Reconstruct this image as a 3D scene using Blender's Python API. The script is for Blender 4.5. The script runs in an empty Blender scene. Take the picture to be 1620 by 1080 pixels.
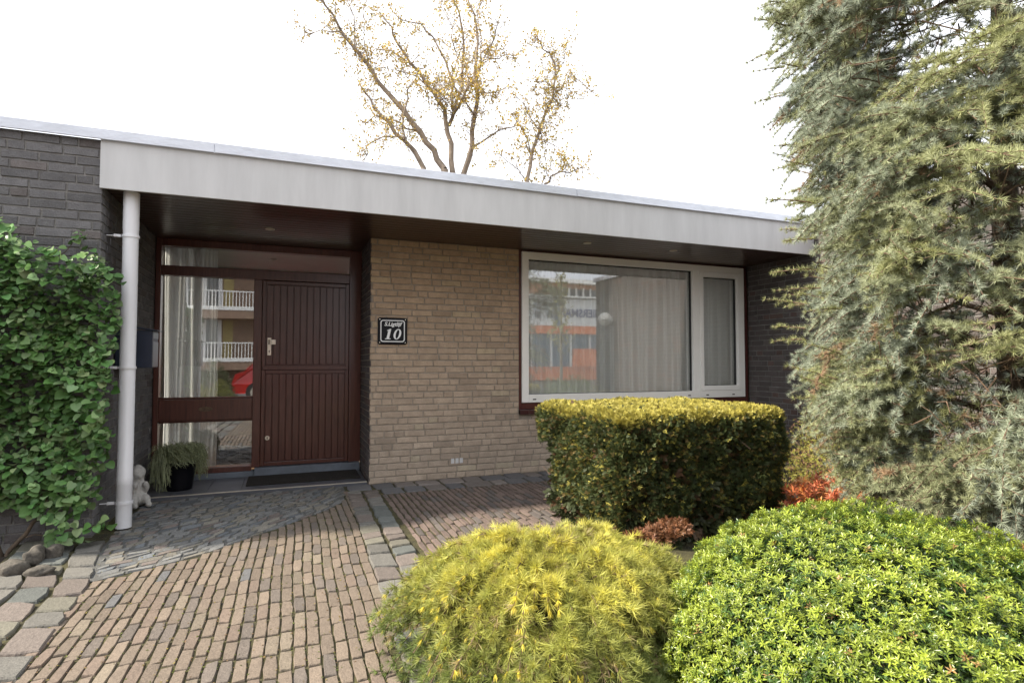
import bpy, math, random
import numpy as np
from mathutils import Vector, Matrix
random.seed(7); rng = np.random.default_rng(11)
R = math.radians
scn = bpy.context.scene

# ------------------------------------------------------------------ camera
FPX = 900.0; CH = 1.16
YAW = R(21.5); PITCH = math.atan(33.5 / FPX)
cd = bpy.data.cameras.new('camera'); cam = bpy.data.objects.new('camera', cd)
scn.collection.objects.link(cam); scn.camera = cam
cd.sensor_fit = 'HORIZONTAL'; cd.sensor_width = 36.0; cd.lens = 36.0 * FPX / 1620.0
cd.clip_start = 0.05; cd.clip_end = 2000
cam.location = (0, 0, CH); cam.rotation_euler = (math.pi / 2 + PITCH, 0, -YAW)

# ------------------------------------------------------------------ light
SUN = Vector((-0.77, 0.08, 0.66)).normalized()
w = bpy.data.worlds.new('World'); scn.world = w; w.use_nodes = True
nt = w.node_tree; nt.nodes.clear()
wo = nt.nodes.new('ShaderNodeOutputWorld'); bg = nt.nodes.new('ShaderNodeBackground')
sky = nt.nodes.new('ShaderNodeTexSky'); sky.sky_type = 'NISHITA'; sky.sun_disc = False
sky.sun_elevation = math.asin(SUN.z); sky.sun_rotation = math.atan2(SUN.x, SUN.y)
sky.dust_density = 3.0
# thin bright cloud cover over the blue sky
tc = nt.nodes.new('ShaderNodeTexCoord'); mp = nt.nodes.new('ShaderNodeMapping'); mp.inputs['Scale'].default_value = (1, 1, 2.5)
nz = nt.nodes.new('ShaderNodeTexNoise'); nz.inputs['Scale'].default_value = 2.2; nz.inputs['Detail'].default_value = 6
rp = nt.nodes.new('ShaderNodeValToRGB'); rp.color_ramp.elements[0].position = .30; rp.color_ramp.elements[1].position = .62
rp.color_ramp.elements[0].color = (.84, .84, .84, 1); rp.color_ramp.elements[1].color = (1, 1, 1, 1)
mx = nt.nodes.new('ShaderNodeMix'); mx.data_type = 'RGBA'
mx.inputs['B'].default_value = (10.9, 11.2, 11.8, 1)
nt.links.new(tc.outputs['Generated'], mp.inputs[0]); nt.links.new(mp.outputs[0], nz.inputs[0]); nt.links.new(nz.outputs[0], rp.inputs[0])
nt.links.new(rp.outputs[0], mx.inputs['Factor']); nt.links.new(sky.outputs[0], mx.inputs['A']); nt.links.new(mx.outputs['Result'], bg.inputs[0])
bg.inputs[1].default_value = 0.088; nt.links.new(bg.outputs[0], wo.inputs[0])
sl = bpy.data.lights.new('sun', 'SUN'); sl.energy = 5.0; sl.angle = R(3.0); sl.color = (1.0, .91, .77)
so = bpy.data.objects.new('sun', sl); scn.collection.objects.link(so)
so.rotation_euler = (-SUN).to_track_quat('-Z', 'Y').to_euler()
vs = scn.view_settings; vs.view_transform = 'Standard'; vs.look = 'None'; vs.exposure = 1.0; vs.gamma = 1.0; vs.use_curve_mapping = False

# ------------------------------------------------------------------ pixel calibration helper (for real world positions)
_F = np.array([math.sin(YAW) * math.cos(PITCH), math.cos(YAW) * math.cos(PITCH), math.sin(PITCH)])
_U = np.array([-math.sin(YAW) * math.sin(PITCH), -math.cos(YAW) * math.sin(PITCH), math.cos(PITCH)])
_R = np.array([math.cos(YAW), -math.sin(YAW), 0.0])
def at(u, v, ax, val):
    d = _F * FPX + _R * (u - 810) - _U * (v - 540); o = np.array([0, 0, CH]); t = (val - o[ax]) / d[ax]
    return o + t * d
def lat(px, depth):      # ground position from picture column and depth
    l = (px - 810) / FPX * depth
    return (_F[0] * depth + _R[0] * l, _F[1] * depth + _R[1] * l)

# ------------------------------------------------------------------ object helpers
COL = scn.collection
def tag(o, label=None, cat=None, group=None, kind=None):
    if label: o['label'] = label
    if cat: o['category'] = cat
    if group: o['group'] = group
    if kind: o['kind'] = kind
    return o
def empty(name, loc=(0, 0, 0), label=None, cat=None, group=None):
    o = bpy.data.objects.new(name, None); COL.objects.link(o); o.location = loc; o.empty_display_size = .1
    return tag(o, label, cat, group)
def link(name, me, m, parent=None, loc=None):
    o = bpy.data.objects.new(name, me); COL.objects.link(o)
    for mm in (m if isinstance(m, (list, tuple)) else [m]): me.materials.append(mm)
    if parent: o.parent = parent
    if loc is not None: o.location = loc
    return o
class MB:
    def __init__(s): s.v = []; s.f = []; s.c = []; s.mi = []
    def add(s, V, Fs, c=(.5, .5, .5), mi=0):
        n = len(s.v); s.v += [tuple(p) for p in V]; s.f += [tuple(i + n for i in q) for q in Fs]
        s.c += [c] * len(V); s.mi += [mi] * len(Fs)
    def box(s, a, b, c=(.5, .5, .5), mi=0):
        x0, y0, z0 = [min(p, q) for p, q in zip(a, b)]; x1, y1, z1 = [max(p, q) for p, q in zip(a, b)]
        V = [(x0, y0, z0), (x1, y0, z0), (x1, y1, z0), (x0, y1, z0), (x0, y0, z1), (x1, y0, z1), (x1, y1, z1), (x0, y1, z1)]
        s.add(V, [(0, 3, 2, 1), (4, 5, 6, 7), (0, 1, 5, 4), (1, 2, 6, 5), (2, 3, 7, 6), (3, 0, 4, 7)], c, mi)
    def tube(s, pts, rad, seg=10, c=(.5, .5, .5), cap=True, mi=0):
        P = [Vector(p) for p in pts]; rad = rad if hasattr(rad, '__len__') else [rad] * len(P)
        V = []; N = len(P); up = Vector((0, 0, 1))
        ref = None
        for i, p in enumerate(P):
            t = (P[min(i + 1, N - 1)] - P[max(i - 1, 0)]).normalized()
            if ref is None: ref = Vector((1, 0, 0)) if abs(t.x) < .8 else Vector((0, 1, 0))
            a = (ref - t * ref.dot(t)).normalized(); ref = a; b = t.cross(a)
            for k in range(seg):
                an = 2 * math.pi * k / seg; V.append(p + (a * math.cos(an) + b * math.sin(an)) * rad[i])
        Fs = [(i * seg + k, i * seg + (k + 1) % seg, (i + 1) * seg + (k + 1) % seg, (i + 1) * seg + k) for i in range(N - 1) for k in range(seg)]
        if cap: Fs += [tuple(range(seg - 1, -1, -1)), tuple((N - 1) * seg + k for k in range(seg))]
        s.add(V, Fs, c, mi)
    def lathe(s, prof, cx=0, cy=0, seg=32, c=(.5, .5, .5), mi=0):
        V = []; N = len(prof)
        for r, z in prof:
            for k in range(seg):
                an = 2 * math.pi * k / seg; V.append((cx + r * math.cos(an), cy + r * math.sin(an), z))
        Fs = [(i * seg + k, i * seg + (k + 1) % seg, (i + 1) * seg + (k + 1) % seg, (i + 1) * seg + k) for i in range(N - 1) for k in range(seg)]
        s.add(V, Fs, c, mi)
    def mesh(s, name):
        me = bpy.data.meshes.new(name); me.from_pydata(s.v, [], s.f)
        a = me.attributes.new('col', 'FLOAT_COLOR', 'POINT')
        a.data.foreach_set('color', np.array([(x[0], x[1], x[2], 1) for x in s.c], dtype=np.float32).ravel())
        me.polygons.foreach_set('material_index', s.mi)
        me.update(); return me
    def build(s, name, m, parent=None, smooth=False, bevel=0, loc=None, seg=2):
        me = s.mesh(name); o = link(name, me, m, parent, loc)
        if smooth: me.polygons.foreach_set('use_smooth', [True] * len(me.polygons))
        if bevel:
            b = o.modifiers.new('bevel', 'BEVEL'); b.width = bevel; b.segments = seg; b.limit_method = 'ANGLE'; b.angle_limit = R(40)
            b.harden_normals = False
        return o
def boxobj(name, a, b, m, parent=None, bevel=0):
    k = MB(); k.box(a, b); return k.build(name, m, parent, bevel=bevel)

# numpy instancing of small triangle templates into one mesh
class Cloud:
    def __init__(s): s.V = []; s.T = []; s.C = []; s.n = 0
    def raw(s, V, T, C):
        V = np.asarray(V, dtype=np.float32).reshape(-1, 3); T = np.asarray(T, dtype=np.int64).reshape(-1, 3)
        s.V.append(V); s.T.append(T + s.n); s.C.append(np.broadcast_to(np.asarray(C, dtype=np.float32), (len(V), 3)).copy()); s.n += len(V)
    def inst(s, tv, tf, pos, rot, scale, col, tipcol=None, tipw=None):
        tv = np.asarray(tv, float); tf = np.asarray(tf, int); m = len(pos); k = len(tv)
        P = np.einsum('mij,kj->mki', rot, tv) * np.asarray(scale).reshape(-1, 1, 1) + np.asarray(pos)[:, None, :]
        T = (tf[None] + (np.arange(m) * k)[:, None, None]).reshape(-1, 3)
        C = np.repeat(np.asarray(col)[:, None, :], k, 1)
        if tipcol is not None:
            wv = np.asarray(tipw)[None, :, None]; C = C * (1 - wv) + np.asarray(tipcol)[:, None, :] * wv
        s.V.append(P.reshape(-1, 3).astype(np.float32)); s.T.append(T + s.n); s.C.append(C.reshape(-1, 3).astype(np.float32)); s.n += m * k
    def build(s, name, m, parent=None, smooth=False):
        V = np.concatenate(s.V); T = np.concatenate(s.T).astype(np.int32); C = np.concatenate(s.C)
        me = bpy.data.meshes.new(name); me.vertices.add(len(V)); me.vertices.foreach_set('co', V.ravel())
        me.loops.add(len(T) * 3); me.loops.foreach_set('vertex_index', T.ravel())
        me.polygons.add(len(T)); me.polygons.foreach_set('loop_start', np.arange(0, len(T) * 3, 3, dtype=np.int32))
        if smooth: me.polygons.foreach_set('use_smooth', np.ones(len(T), dtype=bool))
        a = me.attributes.new('col', 'FLOAT_COLOR', 'POINT'); a.data.foreach_set('color', np.concatenate([np.clip(C, 0, 1), np.ones((len(C), 1), np.float32)], 1).ravel().astype(np.float32))
        me.update(); me.validate(); return link(name, me, m, parent)
def basis(d, roll=None, up=None):
    """rotation matrices whose local Y goes along d; local Z near 'up' (or random roll)"""
    d = np.asarray(d, float); d = d / np.linalg.norm(d, axis=1, keepdims=True); m = len(d)
    if up is None: up = rng.normal(size=(m, 3))
    up = np.broadcast_to(np.asarray(up, float), (m, 3)) + rng.normal(size=(m, 3)) * 1e-3
    x = np.cross(d, up); x /= np.linalg.norm(x, axis=1, keepdims=True) + 1e-9
    z = np.cross(x, d)
    return np.stack([x, d, z], 2)
def rnd_dirs(m):
    v = rng.normal(size=(m, 3)); return v / np.linalg.norm(v, axis=1, keepdims=True)

# ------------------------------------------------------------------ materials
def newmat(name):
    m = bpy.data.materials.new(name); m.use_nodes = True; n = m.node_tree
    return m, n, n.nodes['Principled BSDF'], n.nodes['Material Output']
def N(n, t, **k):
    x = n.nodes.new(t)
    for a, b in k.items():
        if a in x.inputs: x.inputs[a].default_value = b
        else: setattr(x, a, b)
    return x
def mat(name, col, rough=.6, var=.12, scale=8, bump=0, bscale=60, metal=0, attr=False, coat=0, stretch=None, fine=0.0, spec=None, col2=None):
    m, n, b, o = newmat(name)
    tcn = N(n, 'ShaderNodeTexCoord'); src = tcn.outputs['Object']
    if stretch:
        mpn = N(n, 'ShaderNodeMapping'); mpn.inputs['Scale'].default_value = stretch; n.links.new(src, mpn.inputs[0]); src = mpn.outputs[0]
    ns = N(n, 'ShaderNodeTexNoise', Scale=scale, Detail=8.0, Roughness=.62); n.links.new(src, ns.inputs['Vector'])
    hs = N(n, 'ShaderNodeMix'); hs.data_type = 'RGBA'
    c1 = tuple(max(0, c * (1 - var)) for c in col); c2 = tuple(min(1, c * (1 + var)) for c in (col2 or col))
    hs.inputs['A'].default_value = (*c1, 1); hs.inputs['B'].default_value = (*c2, 1)
    cr = N(n, 'ShaderNodeMapRange'); cr.inputs['From Min'].default_value = .3; cr.inputs['From Max'].default_value = .7
    n.links.new(ns.outputs[0], cr.inputs[0]); n.links.new(cr.outputs[0], hs.inputs['Factor'])
    out = hs.outputs['Result']
    if attr:
        at_ = N(n, 'ShaderNodeAttribute', attribute_name='col')
        mu = N(n, 'ShaderNodeMix'); mu.data_type = 'RGBA'; mu.blend_type = 'MULTIPLY'; mu.inputs['Factor'].default_value = 1
        n.links.new(out, mu.inputs['A']); n.links.new(at_.outputs['Color'], mu.inputs['B']); out = mu.outputs['Result']
    if fine:
        n2 = N(n, 'ShaderNodeTexNoise', Scale=bscale * 3, Detail=4.0); n.links.new(tcn.outputs['Object'], n2.inputs['Vector'])
        m2 = N(n, 'ShaderNodeMapRange'); m2.inputs['From Min'].default_value = .3; m2.inputs['From Max'].default_value = .7
        m2.inputs['To Min'].default_value = 1 - fine; m2.inputs['To Max'].default_value = 1 + fine * .6
        n.links.new(n2.outputs[0], m2.inputs[0])
        vm = N(n, 'ShaderNodeVectorMath', operation='SCALE'); n.links.new(out, vm.inputs[0]); n.links.new(m2.outputs[0], vm.inputs['Scale']); out = vm.outputs[0]
    n.links.new(out, b.inputs['Base Color'])
    b.inputs['Roughness'].default_value = rough; b.inputs['Metallic'].default_value = metal
    if coat: b.inputs['Coat Weight'].default_value = coat; b.inputs['Coat Roughness'].default_value = .15
    if spec is not None: b.inputs['Specular IOR Level'].default_value = spec
    if bump:
        nb = N(n, 'ShaderNodeTexNoise', Scale=bscale, Detail=6.0); n.links.new(src, nb.inputs['Vector'])
        bu = N(n, 'ShaderNodeBump', Strength=bump, Distance=.01); n.links.new(nb.outputs[0], bu.inputs['Height']); n.links.new(bu.outputs[0], b.inputs['Normal'])
    return m
def leafmat(name, rough=.5, trans=.3, spec=.4, mul=1.0):
    m, n, b, o = newmat(name)
    at_ = N(n, 'ShaderNodeAttribute', attribute_name='col')
    b.inputs['Roughness'].default_value = rough; b.inputs['Specular IOR Level'].default_value = spec
    tcn = N(n, 'ShaderNodeTexCoord'); ns = N(n, 'ShaderNodeTexNoise', Scale=9.0, Detail=3.0); n.links.new(tcn.outputs['Object'], ns.inputs['Vector'])
    mr = N(n, 'ShaderNodeMapRange'); mr.inputs['To Min'].default_value = .72 * mul; mr.inputs['To Max'].default_value = 1.28 * mul
    n.links.new(ns.outputs[0], mr.inputs[0])
    vm = N(n, 'ShaderNodeVectorMath', operation='SCALE'); n.links.new(at_.outputs['Color'], vm.inputs[0]); n.links.new(mr.outputs[0], vm.inputs['Scale'])
    n.links.new(vm.outputs[0], b.inputs['Base Color'])
    t = N(n, 'ShaderNodeBsdfTranslucent'); n.links.new(vm.outputs[0], t.inputs[0])
    ms = N(n, 'ShaderNodeMixShader'); ms.inputs[0].default_value = trans
    n.links.new(b.outputs[0], ms.inputs[1]); n.links.new(t.outputs[0], ms.inputs[2]); n.links.new(ms.outputs[0], o.inputs['Surface'])
    return m
def glassmat(name, refl=.3, tint=(.95, .97, .96)):
    m, n, b, o = newmat(name); n.nodes.remove(b)
    g = N(n, 'ShaderNodeBsdfGlossy'); g.inputs['Roughness'].default_value = 0.0; g.inputs['Color'].default_value = (.95, .97, 1, 1)
    t = N(n, 'ShaderNodeBsdfTransparent'); t.inputs[0].default_value = (*tint, 1)
    fr = N(n, 'ShaderNodeFresnel', IOR=1.5); mr = N(n, 'ShaderNodeMapRange')
    mr.inputs['From Min'].default_value = .04; mr.inputs['To Min'].default_value = refl; mr.inputs['To Max'].default_value = 1
    ms = N(n, 'ShaderNodeMixShader'); n.links.new(fr.outputs[0], mr.inputs[0]); n.links.new(mr.outputs[0], ms.inputs[0])
    # faint waviness of float glass
    tcn = N(n, 'ShaderNodeTexCoord'); ns = N(n, 'ShaderNodeTexNoise', Scale=1.2, Detail=1.0); bu = N(n, 'ShaderNodeBump', Strength=.006, Distance=.05)
    n.links.new(tcn.outputs['Object'], ns.inputs['Vector']); n.links.new(ns.outputs[0], bu.inputs['Height']); n.links.new(bu.outputs[0], g.inputs['Normal'])
    n.links.new(t.outputs[0], ms.inputs[1]); n.links.new(g.outputs[0], ms.inputs[2]); n.links.new(ms.outputs[0], o.inputs['Surface'])
    return m

M = dict(
    tanbrick=mat('tan_brick', (.80, .80, .80), .9, .16, 14, .55, 90, attr=True, fine=.28),
    mortar=mat('mortar', (.31, .265, .215), .95, .25, 20, .6, 150, fine=.2),
    lightmortar=mat('grey_mortar', (.20, .19, .18), .95, .3, 12, .6, 150, fine=.2),
    paver=mat('paver', (1, 1, 1), .85, .22, 22, .5, 70, attr=True, fine=.3),
    joint=mat('mossy_joint', (.032, .026, .016), 1, .5, 9, .8, 80, col2=(.055, .05, .018), fine=.3),
    soil=mat('soil', (.05, .038, .028), 1, .4, 7, .8, 40, fine=.4),
    fascia=mat('fascia_paint', (.56, .555, .555), .5, .09, 5, .05, 30, stretch=(1.4, 1, .22)),
    alu=mat('aluminium', (.62, .64, .69), .42, .12, 5, .12, 30, metal=.55, stretch=(1, 1, 4)),
    white=mat('white_frame', (.88, .86, .81), .35, .03, 4),
    pvc=mat('pvc_pipe', (.76, .76, .79), .3, .07, 5, .02, stretch=(1, 1, .3)),
    wood=mat('dark_red_wood', (.088, .030, .021), .33, .35, 18, .08, 60, stretch=(3, 3, .25), coat=.25),
    woodh=mat('dark_red_wood_rail', (.075, .021, .017), .33, .35, 18, .08, 60, stretch=(.25, 3, 3), coat=.25),
    steel=mat('brushed_steel', (.72, .66, .56), .32, .05, 20, metal=.6),
    black=mat('black_gloss', (.006, .006, .008), .3, .1, 5, spec=.15),
    navy=mat('navy_metal', (.018, .024, .042), .38, .15, 8, .03),
    slot=mat('black_void', (.01, .01, .01), .8),
    tile=mat('grey_tile', (.085, .087, .10), .42, .18, 5, .05, 40),
    tilej=mat('tile_joint', (.19, .19, .2), .9, .2, 20),
    bluestone=mat('bluestone', (.13, .15, .18), .5, .2, 9, .1),
    matf=mat('rubber_mat', (.018, .014, .010), .95, .5, 30, 1, 200),
    silltile=mat('sill_tile', (.055, .020, .018), .28, .3, 12, .1),
    roof=mat('roof_felt', (.09, .09, .09), .9, .2, 5),
    inner=mat('interior_plaster', (.50, .46, .40), .9, .1, 3),
    innerfloor=mat('interior_floor', (.10, .06, .035), .5, .3, 5),
    stone=mat('white_stone', (.50, .48, .45), .85, .25, 14, .5, 60, fine=.2),
    rock=mat('garden_rock', (.085, .075, .062), .9, .4, 9, .9, 25, fine=.3),
    bark=mat('bark', (.11, .08, .055), .9, .35, 20, .8, 60),
    treebark=mat('plane_bark', (.27, .215, .165), .9, .35, 3, .4, 20),
    enamel=mat('white_enamel', (.80, .80, .80), .25, .02),
    glass=glassmat('window_glass', .24), glassd=glassmat('sidelight_glass', .33),
    rubber=mat('black_rubber', (.02, .02, .02), .6),
)
def curtain_mat(name, c, tr=.35):
    m, n, b, o = newmat(name); b.inputs['Base Color'].default_value = (*c, 1); b.inputs['Roughness'].default_value = .9
    tcn = N(n, 'ShaderNodeTexCoord'); wv = N(n, 'ShaderNodeTexNoise', Scale=250.0); n.links.new(tcn.outputs['Object'], wv.inputs['Vector'])
    bu = N(n, 'ShaderNodeBump', Strength=.2, Distance=.002); n.links.new(wv.outputs[0], bu.inputs['Height']); n.links.new(bu.outputs[0], b.inputs['Normal'])
    t = N(n, 'ShaderNodeBsdfTranslucent'); t.inputs[0].default_value = (*c, 1); ms = N(n, 'ShaderNodeMixShader'); ms.inputs[0].default_value = tr
    n.links.new(b.outputs[0], ms.inputs[1]); n.links.new(t.outputs[0], ms.inputs[2]); n.links.new(ms.outputs[0], o.inputs['Surface']); return m
M['curtain'] = curtain_mat('curtain_cloth', (.93, .93, .91), .42)
M['needle'] = leafmat('cedar_needles', .5, .28, .4)
M['leaf'] = leafmat('vine_leaf', .42, .25, .4)
M['gloss'] = leafmat('glossy_leaf', .30, .25, .6)
M['yewleaf'] = leafmat('yew_leaf', .5, .2, .3)
M['twig'] = mat('twig', (.13, .085, .055), .9, .35, 20, .5, 80)

# soffit: varnished tongue-and-groove boards running along X
m, n, b, o = newmat('soffit_boards'); M['soffit'] = m
tcn = N(n, 'ShaderNodeTexCoord'); mpn = N(n, 'ShaderNodeMapping'); mpn.inputs['Scale'].default_value = (.6, 14, 1)
n.links.new(tcn.outputs['Object'], mpn.inputs[0]); ns = N(n, 'ShaderNodeTexNoise', Scale=3.0, Detail=6.0); n.links.new(mpn.outputs[0], ns.inputs['Vector'])
mc = N(n, 'ShaderNodeMix'); mc.data_type = 'RGBA'; mc.inputs['A'].default_value = (.03, .014, .010, 1); mc.inputs['B'].default_value = (.07, .033, .023, 1)
n.links.new(ns.outputs[0], mc.inputs['Factor']); n.links.new(mc.outputs['Result'], b.inputs['Base Color'])
b.inputs['Roughness'].default_value = .30; b.inputs['Coat Weight'].default_value = .25; b.inputs['Coat Roughness'].default_value = .2
bu = N(n, 'ShaderNodeBump', Strength=.12, Distance=.01); n.links.new(ns.outputs[0], bu.inputs['Height']); n.links.new(bu.outputs[0], b.inputs['Normal'])

# ------------------------------------------------------------------ brickwork as geometry
def brick_rows(L, H, rowh=.0625, full=.205, half=.098, jt=.009, z0=0.0, hdr=.28, seed=0):
    r = random.Random(seed); out = []; z = z0; k = 0
    while z < H - .02:
        x = -r.uniform(0, full)
        while x < L:
            wd = half if r.random() < hdr else full
            a, b_ = max(0, x), min(L, x + wd - jt)
            if b_ - a > .02: out.append((a, b_, z, min(H, z + rowh - jt)))
            x += wd
        z += rowh; k += 1
    return out
def clip_holes(rects, holes):
    out = []
    for (a, b, c, d) in rects:
        rs = [(a, b, c, d)]
        for (ha, hb, hc, hd) in holes:
            nr = []
            for (a1, b1, c1, d1) in rs:
                if b1 <= ha or a1 >= hb or d1 <= hc or c1 >= hd: nr.append((a1, b1, c1, d1)); continue
                if a1 < ha - .015: nr.append((a1, ha, c1, d1))
                if b1 > hb + .015: nr.append((hb, b1, c1, d1))
                if c1 < hc - .01 and not (a1 < ha or b1 > hb): nr.append((a1, b1, c1, hc))
                if d1 > hd + .01 and not (a1 < ha or b1 > hb): nr.append((a1, b1, hd, d1))
            rs = nr
        out += rs
    return out
def brick_geo(mb, org, U, Vv, Nn, rects, pal, seed=0, ch=.004, dep=.010, jit=.0022, tilt=.0012, mi=0, warp=None, crown=0.0):
    r = random.Random(seed); org = Vector(org); U = Vector(U); Vv = Vector(Vv); Nn = Vector(Nn)
    for (a, b, c, d) in rects:
        base = pal(r, a, c); t1 = r.uniform(-tilt, tilt); t2 = r.uniform(-tilt, tilt); off = r.uniform(-.0012, .0012)
        outer = []; inner = []
        nx = 3 if (b - a) > .12 else 2; ny = 3 if (d - c) > .12 else 2
        per = []
        xs = np.linspace(a, b, nx); ys = np.linspace(c, d, ny)
        for x in xs[:-1]: per.append((x, c))
        for y in ys[:-1]: per.append((b, y))
        for x in xs[::-1][:-1]: per.append((x, d))
        for y in ys[::-1][:-1]: per.append((a, y))
        cx, cy = (a + b) / 2, (c + d) / 2; hw, hh = (b - a) / 2, (d - c) / 2
        for (x, y) in per:
            x2 = x + r.uniform(-jit, jit); y2 = y + r.uniform(-jit, jit)
            iscorner = abs(abs(x - cx) - hw) < 1e-6 and abs(abs(y - cy) - hh) < 1e-6
            if iscorner and crown: x2 -= (x - cx) / hw * crown * r.uniform(.3, 1.6); y2 -= (y - cy) / hh * crown * r.uniform(.3, 1.6)
            hgt = off + t1 * (x - cx) / hw + t2 * (y - cy) / hh + r.uniform(-.0006, .0006)
            xi = x2 - max(-1, min(1, (x2 - cx) / hw * 1.0)) * ch; yi = y2 - max(-1, min(1, (y2 - cy) / hh)) * ch
            if warp: x2, y2, h2 = warp(x2, y2); xi, yi, h3 = warp(xi, yi)
            else: h2 = h3 = 0
            outer.append(org + U * x2 + Vv * y2 + Nn * (h2 - dep)); inner.append(org + U * xi + Vv * yi + Nn * (hgt + h3))
        ring = [org + U * 0] * 0
        mid = [o_ + (i_ - o_) * .35 + Nn * (dep * .35) for o_, i_ in zip(outer, inner)]
        k = len(outer); V = outer + mid + inner
        Fs = [tuple(range(2 * k, 3 * k))] + [(i, (i + 1) % k, k + (i + 1) % k, k + i) for i in range(k)] + [(k + i, k + (i + 1) % k, 2 * k + (i + 1) % k, 2 * k + i) for i in range(k)]
        mb.add(V, Fs, base, mi)
def pal_tan(r, x, z):
    g = max(0, min(1, (z - .2) / 1.9))
    q = r.random(); s = r.uniform(.93, 1.09)
    lo = (.50, .40, .31); hi = (.53, .37, .24)       # lower courses greyer, upper ones warmer
    c = [a * (1 - g) + b * g for a, b in zip(lo, hi)]
    if q < .06: c = [v * .82 for v in c]
    if q > .93: c = [c[0] * 1.05, c[1] * 1.1, c[2] * 1.05]
    return tuple(v * s for v in c)
def pal_grey(r, x, z):
    s = r.uniform(.8, 1.18); c = (.180, .173, .176)
    if r.random() < .12: c = (.17, .15, .145)
    return tuple(v * s for v in c)
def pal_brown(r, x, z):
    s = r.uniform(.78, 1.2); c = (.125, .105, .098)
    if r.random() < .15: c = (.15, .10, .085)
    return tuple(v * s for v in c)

# ------------------------------------------------------------------ key dimensions (metres)
XL = -1.20; YF = 4.62; YW = 5.60; XR = 0.735; YD = 6.33; XW = 5.42; ZS = 2.372; ZT = 2.69
WX0, WX1, WZ0, WZ1 = 2.318, 5.352, .735, 2.352

# ------------------------------------------------------------------ setting
g = MB(); g.add([(-400, -400, -.06), (400, -400, -.06), (400, 400, -.06), (-400, 400, -.06)], [(0, 1, 2, 3)])
tag(g.build('ground', M['soil']), kind='structure')
def ylift(x, y): return .004 * math.sin(x * 2.1 + 1) + .005 * math.sin(y * 1.7 + x)

def bordx_in(y):   # inner (brick side) edge of the left stone border
    return np.interp(y, [-3, 1.2, 2.0, 2.6, 3.1, 3.65, 4.1, 4.6], [-.70, -.84, -.88, -.90, -.92, -.95, -1.03, -1.10])
def rbord(y):      # left edge of the double row of setts on the right of the path
    return np.interp(y, [-3, 2.0, 2.7, 3.7, 5.3], [.50, .42, .44, .47, .50])
def fan_edge(x):   # front edge of the cobbled apron before the porch
    return np.interp(x, [-1.3, -.95, -.53, -.13, .10, .27, .40, .47, .52], [3.62, 3.70, 3.90, 4.27, 4.50, 4.69, 4.88, 5.12, 5.62])
def pal_pav(r, x, y):
    s = r.uniform(.76, 1.06); q = r.random()
    c = (.192, .150, .114)
    if q < .14: c = (.152, .126, .106)
    elif q < .22: c = (.205, .168, .125)
    elif q < .36: c = (.200, .150, .116)
    elif q < .375: c = (.135, .135, .138)
    return tuple(v * s for v in c)
def pal_pav2(r, x, y):
    s = r.uniform(.75, 1.1); c = (.17, .125, .105)
    if r.random() < .2: c = (.13, .11, .10)
    return tuple(v * s for v in c)
pv = MB(); r_ = random.Random(3)
# the near left corner of the path is damp and mossy
# brick columns running away from the viewer
x = -3.0; ci = 0
while x < .60:
    wd = .0525 + r_.uniform(-.002, .002); y = -2.4 + r_.uniform(0, .17)
    while y < 5.3:
        ln = .178 + r_.uniform(-.014, .012)
        y1 = y + ln - .005
        xc, yc = x + wd / 2, (y + y1) / 2
        def ok(xx, yy): return xx > bordx_in(yy) - .04 and xx < rbord(yy) + .02 and yy < fan_edge(xx)
        if ok(xc, y + .02) or ok(xc, y1 - .02):
            ya, yb = y, y1
            if not ok(xc, yb): yb = ya + max(.05, (float(fan_edge(xc)) - .008 - ya) if yc > 3 else ln - .01)
            if ya < yb and xc > bordx_in(yc) + .02 and xc < rbord(yc) - .02:
                pass
            if xc > bordx_in(yc) - .035 and xc < rbord(yc) + .012 and ya < fan_edge(xc) - .05:
                yb = min(yb, float(fan_edge(xc)) - .008)
                brick_geo(pv, (0, 0, .0), (1, 0, 0), (0, 1, 0), (0, 0, 1), [(x, x + wd - .0036, ya, yb)], pal_pav, seed=int((x + 9) * 9999 + y * 77), ch=.003, dep=.010, jit=.0024, tilt=.0022, crown=.0035,
                          warp=lambda a, b: (a + .012 * math.sin(b * 1.6 + .6) + .004 * math.sin(b * 5), b, ylift(a, b)))
        y += ln
    x += wd; ci += 1
# darker bricks in front of the wall, right of the double row
x = .79
while x < 4.6:
    wd = .051; y = 2.6 + r_.uniform(0, .19)
    while y < 5.12:
        ln = .19 + r_.uniform(-.01, .01)
        if not (x > 2.1 and y < 4.35):
            brick_geo(pv, (0, 0, 0), (1, 0, 0), (0, 1, 0), (0, 0, 1), [(x, x + wd - .008, y, min(5.14, y + ln - .009))], pal_pav2, seed=int(x * 999 + y * 55), ch=.004, dep=.013, jit=.003, tilt=.003, crown=.004)
        y += ln
    x += wd
tag(pv.build('path', M['paver']), kind='structure')
jb = MB(); jb.add([(-4, -2.6, -.013), (4.7, -2.6, -.013), (4.7, 5.65, -.013), (-4, 5.65, -.013)], [(0, 1, 2, 3)])
# joint sand only under the paving, following its slight unevenness
jb = MB(); ys = np.linspace(-2.6, 5.62, 110); nx_ = 30; V = []
for y in ys:
    for x in np.linspace(float(bordx_in(min(y, 4.6))) - .50, .80, nx_): V.append((float(x), float(y), -.0075 + ylift(x, y)))
jb.add(V, [(j * nx_ + i, j * nx_ + i + 1, (j + 1) * nx_ + i + 1, (j + 1) * nx_ + i) for j in range(len(ys) - 1) for i in range(nx_ - 1)])
jb.add([(.801, 2.5, -.009), (2.2, 2.5, -.009), (4.6, 4.3, -.009), (4.6, 5.62, -.009), (.801, 5.62, -.009)], [(0, 1, 2, 3, 4)])
tag(jb.build('path_joint_sand', M['joint']), kind='structure')

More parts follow.
